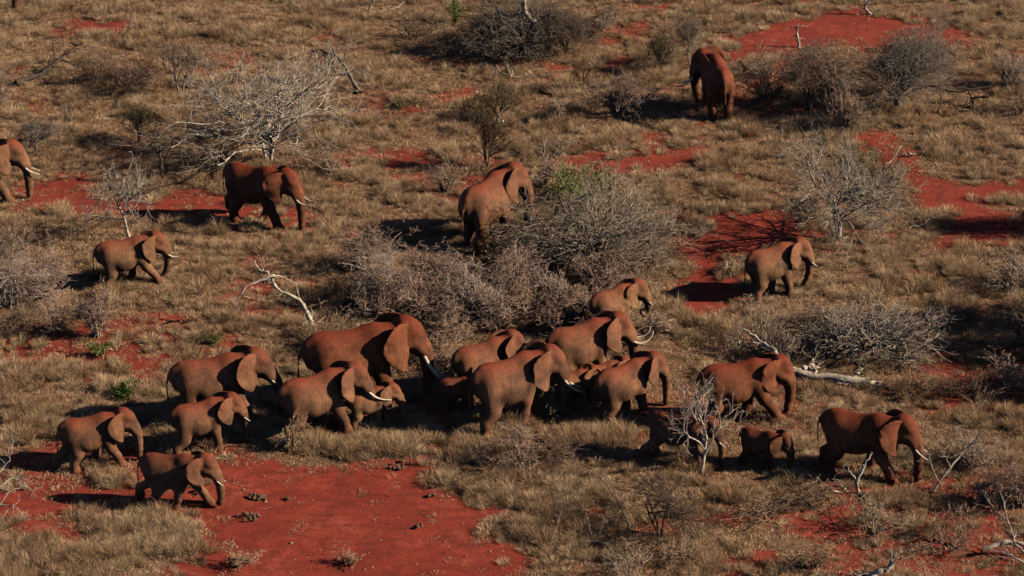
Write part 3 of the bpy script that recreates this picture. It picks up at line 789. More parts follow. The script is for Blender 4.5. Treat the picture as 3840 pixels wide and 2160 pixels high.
def limb_thing(name, base, paths, label, cat, color, seed=0, twigs=4, twl=.5, group=None, jit=.02, dens2=3):
    """a gnarled dead tree or branch from explicit limb paths; base = (px, py); paths = [(points xyz, r0, r1)]"""
    rs = np.random.RandomState(seed)
    e = put(name, base[0], base[1], label, cat, group, dz=0)
    org = np.array(e.location)
    big = []; CH = []; RA = []
    for (pts, r0_, r1_) in paths:
        n = 14
        q_ = smooth_path(pts, n) - org
        q_[1:-1] += rs.normal(size=(n - 2, 3)) * jit
        r_ = np.linspace(r0_, r1_, n) * (1 + .15 * rs.normal(size=n))
        CH.append(q_); RA.append(np.maximum(r_, .008))
    CH = np.array(CH); RA = np.array(RA)
    link('trunk', join_tubes('trunk', [(CH, RA, 7)]), M['wood'], e, color)
    if twigs:
        c1, r1 = children_of(CH, RA, twigs, twl, (30, 75), 5, .25, .15, .45, rs, .3, .007)
        c2, r2 = children_of(c1, r1, dens2, twl * .5, (25, 70), 4, .25, .05, .6, rs, .2, .005)
        for c_ in (c1, c2): c_[..., 2] = np.maximum(c_[..., 2], .03)
        link('crown', join_tubes('crown', [(c1, r1, 4), (c2, r2, 3)]), M['wood'], e, color)
    return e
K_ = 1.4907
# ------------------------------------------------------------------ trees that stand out
tree(1010, 605, 4.0, 6.8, 'largest bare tree, a wide pale tangle behind the red backed elephant', 101, (.72, .63, .54), (.62, .54, .46), limbs=7, forks=4, trunk_h=.22, trunk_r=.06, dens=(5, 3, 3), flat=.15, spread=(30, 75), bold=2.0)
tree(487, 885, 3.25, 3.3, 'slim flat topped bare tree with a white trunk above the striding elephant', 102, (.66, .58, .49), (.52, .45, .39), limbs=9, forks=1, trunk_h=.5, trunk_r=.06, dens=(5, 4, 2), flat=.0, spread=(40, 80), bold=1.5)
tree(678, 370, 2.6, 2.3, 'narrow upright dead tree left above the largest bare tree', 103, (.30, .24, .20), (.26, .20, .17), limbs=5, forks=2, trunk_h=.38, trunk_r=.06, dens=(5, 4, 2), flat=.3)
tree(520, 535, 1.75, 1.3, 'small brown vase shaped shrub with upright stems', 104, BROWN, OLIVE, name='bare_shrub', cat='shrub', limbs=5, forks=6, trunk_h=0.55, trunk_r=.02, dens=(3, 3, 2))
tree(1826, 636, 2.35, 1.9, 'brown forked bare tree right behind the large elephant in the thicket', 105, BROWN, (.13, .09, .06), limbs=5, forks=5, trunk_h=0.5, trunk_r=.035, dens=(4, 3, 2), spread=(15, 45))
tree(1868, 452, 1.7, 2.0, 'dark twiggy tree with a few white broken limbs above the forked brown tree', 106, (.12, .09, .07), OLIVE, limbs=5, forks=3, trunk_h=.3, trunk_r=.04, dens=(5, 3, 2))
tree(3145, 898, 3.9, 4.3, 'tall spreading silver tree above the lone elephant on red soil', 107, (.48, .41, .34), (.46, .40, .34), limbs=6, forks=3, trunk_h=.3, trunk_r=.07, dens=(5, 4, 3), flat=.1, spread=(30, 70), bold=1.9)
tree(3026, 425, 3.0, 3.2, 'bushy brown stemmed tree below the white snag', 108, (.22, .15, .09), (.34, .25, .19), limbs=6, forks=3, trunk_h=.35, trunk_r=.06, dens=(7, 5, 3), flat=.1)
tree(3370, 420, 3.5, 4.2, 'densest grey thorn tree of the upper right', 109, (.30, .24, .19), (.33, .28, .24), limbs=8, forks=4, trunk_h=.2, trunk_r=.06, dens=(6, 5, 3), flat=.1)
tree(2628, 1782, 3.35, 2.3, 'white thorn tree in front of the running young elephant', 110, (.66, .58, .50), (.52, .42, .36), limbs=6, forks=1, trunk_h=.38, trunk_r=.06, dens=(6, 4, 2), flat=.2, spread=(25, 65), bold=1.6)
tree(2478, 2008, 2.05, 2.7, 'low dark umbrella tree in front of the herd', 111, (.11, .075, .055), (.15, .11, .09), limbs=5, forks=3, trunk_h=0.62, trunk_r=.045, dens=(5, 4, 3), flat=-.05, spread=(50, 85))
tree(2206, 975, 2.8, 6.4, 'huge sprawling thorn tree with a green top in the middle', 112, (.52, .45, .38), (.44, .36, .29), limbs=8, forks=6, trunk_h=.15, trunk_r=.055, dens=(5, 4, 3), flat=.0, spread=(30, 80), bold=1.8)
tree(2075, 1175, 1.5, 1.9, 'small pale barked thorn tree below the huge sprawling one', 113, (.33, .28, .25), MAUVE, limbs=5, forks=2, trunk_h=.3, trunk_r=.05, dens=(6, 5, 3))
tree(3240, 1310, 1.7, 5.0, 'wide low collapsed grey tree above the fallen white trunk', 114, (.52, .45, .38), (.50, .42, .36), limbs=9, forks=6, trunk_h=.12, trunk_r=.05, dens=(5, 3, 2), flat=-.05, spread=(40, 85), wob=.26, bold=1.8)
tree(465, 172, 1.5, 1.4, 'thin forked sapling skeleton in the upper left', 115, (.30, .25, .2), None, limbs=3, forks=1, trunk_h=.4, trunk_r=.03, dens=(3, 2, 1))
tree(2590, 255, 2.1, 1.5, 'feathery pale tree behind the lone walking elephant', 116, (.26, .21, .17), None, limbs=5, forks=2, trunk_h=.35, trunk_r=.03, dens=(5, 4, 3))
tree(2480, 290, 1.9, 1.3, 'thin dark stemmed tree left of the lone walking elephant', 117, DARK, OLIVE, limbs=4, forks=3, trunk_h=.4, trunk_r=.025, dens=(6, 4, 2), spread=(15, 40))
tree(2180, 345, 1.5, 1.0, 'small dark forked sapling on the left of the dark shrub', 118, DARK, BROWN, limbs=4, forks=2, trunk_h=.4, trunk_r=.025, dens=(4, 3, 2), spread=(20, 50))
tree(245, 500, 1.3, .6, 'thin pale sapling standing alone in the left grass', 119, (.38, .32, .26), None, limbs=3, forks=1, trunk_h=.6, trunk_r=.03, dens=(3, 3, 2))
tree(140, 578, 1.5, 1.4, 'small fan shaped pale shrub left of the thin sapling', 120, (.33, .28, .24), None, name='bare_shrub', cat='shrub', limbs=4, forks=4, trunk_h=.35, trunk_r=.02, dens=(5, 4, 3))
tree(330, 1690 - 30, .01 + 1.0, .8, 'low bare twig shrub behind the last juvenile', 121, (.2, .15, .1), None, name='bare_shrub', cat='shrub', limbs=3, forks=3, trunk_h=.3, trunk_r=.012, dens=(4, 3, 2))
tree(1975, 190, 2.3, 4.6, 'tangled grey tree with thick white limbs at the top edge', 122, (.44, .38, .32), (.27, .22, .18), limbs=8, forks=6, trunk_h=.2, trunk_r=.09, dens=(6, 4, 3), flat=0, spread=(35, 80), bold=1.6)
tree(2130, 210, 1.9, 2.2, 'brown twin stemmed shrub right of the tangled grey tree', 123, (.14, .09, .06), (.19, .14, .11), name='bare_shrub', cat='shrub', limbs=5, forks=4, trunk_h=.35, trunk_r=.03, dens=(6, 6, 4))

# ------------------------------------------------------------------ dead wood with a shape of its own
p = lambda base, *pts: px_path(base, pts)
limb_thing('dead_tree', (1170, 1234), [
  (p(1234, (1172, 1240, 0), (1163, 1200, 0), (1148, 1162, .1), (1130, 1132, .1), (1113, 1117, .2), (1085, 1108, .2), (1062, 1100, .3), (1040, 1078, .3), (1022, 1060, .3), (1019, 1038, .3)), .085, .05),
  (p(1234, (1019, 1040, .3), (1033, 1028, .2), (990, 1045, .1), (950, 1062, .0), (914, 1078, -.1), (900, 1105, -.2), (884, 1136, -.2)), .055, .025),
  (p(1234, (1022, 1042, .3), (1000, 1020, .4), (975, 1015, .5), (962, 1000, .5), (955, 975, .6)), .055, .02),
  (p(1234, (1019, 1040, .3), (1050, 1036, .4), (1075, 1045, .5), (1100, 1060, .5), (1120, 1062, .6)), .035, .014),
  (p(1234, (1140, 1150, .1), (1120, 1110, .3), (1115, 1085, .4), (1118, 1062, .4)), .03, .012),
  (p(1234, (1165, 1205, 0), (1172, 1175, .1), (1166, 1150, .2)), .03, .010),
  (p(1234, (985, 1015, .4), (990, 990, .4), (985, 965, .5)), .025, .010)],
  'white twisted dead tree arching over behind the big bull', 'tree', WHITE, 7, twigs=3, twl=.45)
limb_thing('dead_tree', (1425, 1110), [
  (p(1110, (1435, 1110, 0), (1425, 1075, 0), (1410, 1050, .1), (1380, 1020, .1), (1345, 1003, .2), (1310, 992, .2), (1285, 985, .2)), .07, .02),
  (p(1110, (1420, 1070, 0), (1418, 1030, .1), (1440, 985, .2), (1470, 950, .3), (1490, 930, .3)), .055, .02),
  (p(1110, (1400, 1100, 0), (1375, 1068, -.1), (1340, 1050, -.1), (1300, 1040, -.2), (1280, 1068, -.2)), .05, .02),
  (p(1110, (1412, 1105, 0), (1390, 1050, -.2), (1370, 1010, -.2), (1340, 975, -.2)), .045, .02),
  (p(1110, (1430, 1095, 0), (1402, 1060, .3), (1400, 1010, .4), (1405, 970, .5)), .04, .015)],
  'pale gnarled dead tree left of the mauve thicket', 'tree', (.5, .43, .36), 8, twigs=6, twl=.6)
limb_thing('dead_branch', (2130, 985), [
  (p(985, (2190, 985, 0), (2160, 950, -.2), (2120, 925, -.4), (2080, 945, -.6), (2040, 975, -.7), (1985, 985, -.8)), .06, .02),
  (p(985, (2160, 950, -.2), (2150, 905, -.2), (2165, 870, -.2), (2150, 840, -.2)), .04, .015),
  (p(985, (2120, 925, -.4), (2060, 905, -.4), (1990, 880, -.5), (1940, 890, -.5)), .035, .012),
  (p(985, (2195, 980, 0), (2260, 935, -.3), (2340, 920, -.4), (2420, 935, -.5), (2500, 950, -.5)), .05, .015),
  (p(985, (2340, 920, -.4), (2420, 870, -.3), (2500, 850, -.3)), .03, .010)],
  'pale heavy limbs sprawling low through the huge thorn tree', 'branches', (.62, .54, .46), 35, twigs=9, twl=.75, dens2=4)
fal = lambda pts: np.array([[*G(a_, b_), z_] for a_, b_, z_ in pts])
limb_thing('fallen_tree', (3000, 1425), [
  (fal([(3262, 1450, .16), (3200, 1443, .18), (3120, 1440, .2), (3040, 1436, .22), (2990, 1428, .3), (2965, 1418, .4), (2935, 1400, .5)]), .16, .13),
  (fal([(2985, 1432, .28), (2960, 1410, .4), (2925, 1395, .6), (2890, 1372, .7), (2850, 1350, .75), (2815, 1335, .85), (2785, 1330, 1.0)]), .14, .03),
  (fal([(2990, 1425, .3), (3015, 1412, .3), (3040, 1408, .3), (3062, 1405, .35)]), .11, .07),
  (fal([(2975, 1420, .4), (2960, 1432, .3), (2945, 1448, .2)]), .05, .02),
  (fal([(2850, 1350, .75), (2800, 1345, .6), (2770, 1340, .55), (2750, 1330, .7)]), .035, .012),
  (fal([(3100, 1440, .2), (3140, 1452, .15), (3190, 1456, .1)]), .05, .02),
  (fal([(3060, 1436, .25), (3045, 1420, .5), (3050, 1416, .75)]), .06, .03),
  (fal([(3190, 1443, .2), (3215, 1440, .45), (3230, 1440, .6)]), .05, .02),
  (fal([(3255, 1448, .12), (3290, 1447, .1), (3312, 1452, .2)]), .10, .03)],
  'thick fallen white trunk lying behind the elephant with the folded ear', 'fallen tree', WHITE, 9, twigs=3, twl=.6, jit=.035)
limb_thing('fallen_tree', (1240, 275), [
  (fal([(1350, 352, .05), (1325, 335, .3), (1305, 325, .75), (1285, 320, 1.1), (1260, 318, 1.35), (1225, 312, 1.5)]), .10, .05),
  (fal([(1260, 318, 1.35), (1230, 322, 1.1), (1205, 325, .7), (1190, 322, .4)]), .05, .02),
  (fal([(1235, 316, 1.45), (1200, 320, 1.7), (1170, 318, 1.4), (1155, 320, .9)]), .05, .015),
  (fal([(1260, 318, 1.35), (1250, 318, 1.8), (1230, 318, 2.0), (1200, 318, 2.05)]), .045, .015),
  (fal([(1285, 322, 1.0), (1300, 322, 1.5), (1275, 322, 1.9), (1250, 322, 2.1)]), .04, .015),
  (fal([(1220, 315, 1.5), (1230, 330, .9), (1215, 335, .4), (1220, 338, .05)]), .045, .03),
  (fal([(1345, 352, .1), (1310, 354, .15), (1270, 350, .12)]), .06, .03)],
  'gnarled toppled grey tree leaning on its broken limbs above the largest bare tree', 'fallen tree', (.26, .22, .19), 10, twigs=5, twl=.5)
limb_thing('fallen_tree', (170, 290), [
  (fal([(60, 318, .12), (110, 305, .15), (160, 292, .2), (205, 275, .35), (235, 262, .6), (260, 255, .9)]), .13, .05),
  (fal([(205, 275, .35), (208, 268, .8), (205, 262, 1.1), (204, 260, 1.4)]), .05, .015),
  (fal([(225, 265, .5), (260, 272, .5), (300, 280, .3)]), .04, .015),
  (fal([(240, 262, .7), (290, 258, .9), (330, 250, 1.0), (360, 250, .9)]), .035, .012)],
  'dark fallen log with raised twigs at the upper left', 'fallen tree', (.10, .08, .07), 11, twigs=7, twl=.7)
limb_thing('fallen_tree', (3560, 400), [
  (fal([(3420, 395, .7), (3470, 390, .9), (3520, 392, .8), (3560, 396, .6), (3640, 392, .7), (3730, 385, .8)]), .09, .03),
  (fal([(3650, 415, .05), (3640, 400, .4), (3630, 395, .7), (3600, 392, .9)]), .07, .03),
  (fal([(3640, 400, .4), (3680, 405, .5), (3705, 412, .6)]), .05, .02),
  (fal([(3520, 430, .05), (3530, 410, .5), (3520, 395, .9)]), .06, .03),
  (fal([(3560, 430, .1), (3600, 420, .3), (3650, 425, .2)]), .08, .05)],
  'black toppled tree with a forked end at the upper right', 'fallen tree', (.12, .09, .07), 12, twigs=7, twl=.7)
limb_thing('snag', (2997, 178), [
  (p(178, (2998, 182, 0), (2992, 150, 0), (2988, 128, 0), (2990, 99, 0)), .07, .045),
  (p(178, (2990, 100, 0), (3010, 96, 0), (3032, 99, 0)), .03, .010),
  (p(178, (2990, 102, 0), (2972, 102, 0), (2950, 106, 0)), .03, .010),
  (p(178, (2988, 132, 0), (2972, 138, 0), (2960, 155, 0)), .03, .012),
  (p(178, (2990, 145, 0), (3010, 142, 0), (3022, 150, 0)), .022, .008)],
  'white T shaped snag at the edge of the upper right soil patch', 'dead tree', WHITE, 13, twigs=1, twl=.25)
limb_thing('snag', (3262, 55), [
  (p(56, (3268, 58, 0), (3255, 42, 0), (3242, 30, 0), (3250, 10, 0), (3235, -10, 0)), .08, .03),
  (p(56, (3242, 32, 0), (3225, 42, 0), (3218, 60, 0)), .035, .015),
  (p(56, (3245, 25, 0), (3260, 8, 0), (3275, -15, 0)), .04, .015)],
  'pale crooked snag touching the top edge over red soil', 'dead tree', (.55, .47, .40), 14, twigs=5, twl=.45)
limb_thing('dead_branch', (1920, 292), [
  (fal([(1860, 270, .3), (1885, 288, .15), (1920, 296, .08), (1970, 292, .08), (2015, 290, .06)]), .035, .02),
  (fal([(1915, 296, .1), (1905, 285, .4), (1898, 285, .9)]), .025, .012),
  (fal([(1925, 292, .1), (1915, 280, .3), (1900, 270, .4)]), .025, .010)],
  'small white branch lying in grass below the tangled grey tree', 'branch', WHITE, 15, twigs=1, twl=.3)
limb_thing('dead_branch', (3400, 590), [
  (fal([(3382, 588, .12), (3400, 590, .14), (3435, 590, .1)]), .06, .04),
  (fal([(3330, 625, .05), (3360, 600, .3), (3378, 585, .5)]), .025, .010)],
  'short bleached log on the grass above the right red soil', 'branch', (.5, .42, .36), 16, twigs=1, twl=.3)
limb_thing('dead_tree', (612, 690), [
  (p(690, (612, 692, 0), (605, 650, 0), (608, 610, 0), (595, 575, 0), (600, 545, 0)), .09, .04),
  (p(690, (600, 590, 0), (575, 545, 0), (560, 540, .2), (548, 570, .2)), .035, .015),
  (p(690, (606, 620, 0), (640, 560, .1), (650, 530, .1), (640, 520, .2)), .035, .015),
  (p(690, (608, 660, 0), (560, 640, .1), (535, 650, .1)), .03, .012)],
  'black gnarled stump of a tree beside the largest bare tree', 'dead tree', (.11, .085, .07), 17, twigs=5, twl=.4)
limb_thing('dead_branch', (3214, 1850), [
  (p(1852, (3222, 1856, 0), (3214, 1825, 0), (3212, 1798, 0), (3232, 1762, .1), (3250, 1725, .1), (3270, 1696, .2)), .055, .035),
  (p(1852, (3212, 1800, 0), (3190, 1770, 0), (3178, 1752, .1), (3165, 1742, .1)), .025, .010),
  (p(1852, (3160, 1850, 0), (3120, 1840, -.1), (3090, 1815, -.1), (3060, 1790, 0)), .03, .012),
  (p(1852, (3178, 1845, 0), (3160, 1825, 0), (3142, 1800, .1)), .025, .010),
  (p(1852, (3222, 1850, 0), (3260, 1880, -.5), (3280, 1900, -.9)), .035, .015)],
  'white upright dead branch in front of the leading elephant on the right', 'branch', WHITE, 18, twigs=3, twl=.4)
limb_thing('dead_tree', (3520, 1835), [
  (fal([(3500, 1850, .05), (3525, 1835, .4), (3560, 1825, .7), (3600, 1800, 1.0), (3640, 1790, 1.3), (3665, 1790, 1.7)]), .05, .02),
  (fal([(3520, 1840, .3), (3490, 1830, .7), (3482, 1825, 1.0), (3470, 1820, 1.3)]), .03, .012),
  (fal([(3600, 1800, 1.0), (3680, 1790, 1.6), (3720, 1795, 1.5), (3750, 1800, 1.1)]), .03, .012),
  (fal([(3560, 1825, .7), (3540, 1820, 1.1), (3515, 1815, 1.4)]), .025, .010)],
  'low bleached tree with curved limbs at the right of the leading elephant', 'tree', (.45, .38, .33), 19, twigs=7, twl=.6)
limb_thing('dead_branch', (2250, 2045), [
  (fal([(2050, 2050, .1), (2130, 2050, .12), (2220, 2045, .18), (2300, 2070, .15), (2360, 2110, .1)]), .05, .03),
  (fal([(2060, 2055, .05), (2090, 2020, .5), (2110, 1990, .9), (2085, 1940, 1.1)]), .03, .008),
  (fal([(2220, 2045, .2), (2200, 2000, .7), (2160, 1960, .9), (2110, 1930, 1.0)]), .03, .008),
  (fal([(2240, 2050, .2), (2260, 2010, .7), (2320, 2010, .7), (2350, 2030, .4)]), .025, .008),
  (fal([(2370, 2010, .1), (2330, 1960, .5), (2290, 1920, .8), (2250, 1890, 1.0)]), .035, .02)],
  'sprawl of grey dead branches between the red soil and the low umbrella tree', 'branches', (.27, .22, .19), 20, twigs=9, twl=.7, dens2=5)
limb_thing('stump', (3330, 2150), [
  (p(2170, (3270, 2165, 0), (3300, 2140, 0), (3335, 2135, 0), (3350, 2110, 0)), .12, .06),
  (p(2170, (3330, 2140, 0), (3338, 2100, .1), (3342, 2060, .1)), .05, .015),
  (p(2170, (3290, 2150, 0), (3230, 2150, 0), (3200, 2165, 0)), .05, .02),
],
  'bleached broken stump at the bottom edge on the right', 'stump', WHITE, 21, twigs=3, twl=.4)
limb_thing('fallen_tree', (3740, 2085), [
  (fal([(3690, 2090, .3), (3730, 2085, .4), (3790, 2080, .5), (3860, 2085, .4)]), .09, .06),
  (fal([(3850, 2110, .2), (3790, 2080, .6), (3740, 2045, 1.0), (3690, 2010, 1.4)]), .04, .012),
  (fal([(3800, 2085, .5), (3760, 2040, 1.2), (3735, 2010, 1.9)]), .03, .010),
  (fal([(3850, 2130, .1), (3780, 2120, .4), (3700, 2110, .5)]), .035, .012)],
  'bleached fallen tree at the lower right corner', 'fallen tree', (.5, .43, .37), 22, twigs=6, twl=.7)
limb_thing('dead_branch', (30, 1900), [
  (fal([(-40, 1890, .3), (20, 1870, .6), (60, 1860, .7), (100, 1870, .5)]), .03, .012),
  (fal([(-40, 1910, .2), (30, 1925, .3), (70, 1940, .3), (100, 1960, .1)]), .03, .010),
  (fal([(-40, 1880, .3), (10, 1850, .9), (50, 1840, 1.2), (60, 1835, 1.7)]), .025, .008),
  (fal([(0, 1915, .2), (40, 1900, .6), (100, 1890, .7), (130, 1895, .5)]), .025, .008),
],
  'white thorny branches reaching in at the left edge onto the red soil', 'branches', WHITE, 23, twigs=7, twl=.5)
limb_thing('dead_branch', (1400, 55), [
  (p(60, (1380, 62, 0), (1390, 10, 0), (1420, -30, 0)), .05, .03)],
  'pale dead branch rising through the top edge left of the tangled tree', 'branch', (.5, .42, .35), 24, twigs=9, twl=.7)
limb_thing('dead_branch', (1480, 45), [
  (fal([(1420, 50, .1), (1450, 48, .15), (1490, 46, .2), (1515, 36, .4)]), .04, .012)],
  'small bleached branch on the ground at the top edge, nearer the tangled tree', 'branch', (.6, .52, .43), 34, twigs=6, twl=.5)
# thick pale limbs lying over the tangled tree at the top edge
limb_thing('fallen_tree', (1940, 215), [
  (p(215, (2020, 90, 0), (1985, 70, 0), (1965, 40, 0), (1970, 0, 0), (1960, -40, 0)), .14, .10),
  (p(215, (1965, 45, 0), (1920, 60, .1), (1870, 50, .1), (1860, 20, .2), (1800, 22, .2)), .07, .03),
  (p(215, (1925, 60, .1), (1930, 85, 0), (1900, 100, 0), (1895, 205, 0)), .05, .02),
  (p(215, (1975, 70, 0), (1940, 110, 0), (1850, 120, 0), (1830, 205, 0)), .05, .02),
  (p(215, (2010, 85, 0), (2035, 110, 0), (2045, 210, 0)), .05, .03)],
  'thick bleached limbs broken over the tangled tree at the top edge', 'fallen tree', (.46, .40, .34), 25, twigs=5, twl=.6)
limb_thing('dead_branch', (1838, 470), [
  (p(480, (1860, 478, 0), (1868, 440, 0), (1885, 410, 0), (1905, 395, 0)), .04, .02),
  (p(480, (1868, 455, 0), (1880, 455, 0), (1886, 450, 0)), .05, .04)],
  'broken white stub of wood beside the dark twiggy tree', 'branch', WHITE, 26, twigs=2, twl=.3)
limb_thing('dead_branch', (1830, 950), [
  (p(955, (1828, 952, 0), (1808, 935, 0), (1812, 900, 0), (1830, 925, 0), (1848, 938, 0)), .03, .012),
],
  'short looped white branch at the feet of the large elephant in the thicket', 'branch', WHITE, 27, twigs=2, twl=.3)
limb_thing('dead_branch', (3470, 860), [
  (fal([(3410, 862, .1), (3440, 860, .15), (3470, 855, .2), (3490, 845, .4), (3520, 840, .5)]), .03, .012)],
  'forked white stick on the grass right of the tall silver tree', 'branch', WHITE, 28, twigs=3, twl=.3)
for i_, (x_, y_, pts_, lab_) in enumerate([
  (3655, 1490, [(3655, 1492, 0), (3655, 1460, 0), (3654, 1430, 0)], 'upright white stick in the dark thorny brush right of the fallen trunk'),
  (3670, 1525, [(3650, 1532, 0), (3660, 1512, 0), (3700, 1500, 0)], 'bent white stick just below the upright one in the dark thorny brush'),
  (3735, 1440, [(3718, 1442, 0), (3735, 1415, 0), (3750, 1400, 0)], 'slanting white stick nearest the right edge above the pale stalky bush')]):
    limb_thing('dead_branch', (x_, y_), [(p(y_, *pts_), .03, .015)], lab_, 'branch', (.5, .43, .37), 29 + i_, twigs=3, twl=.35)

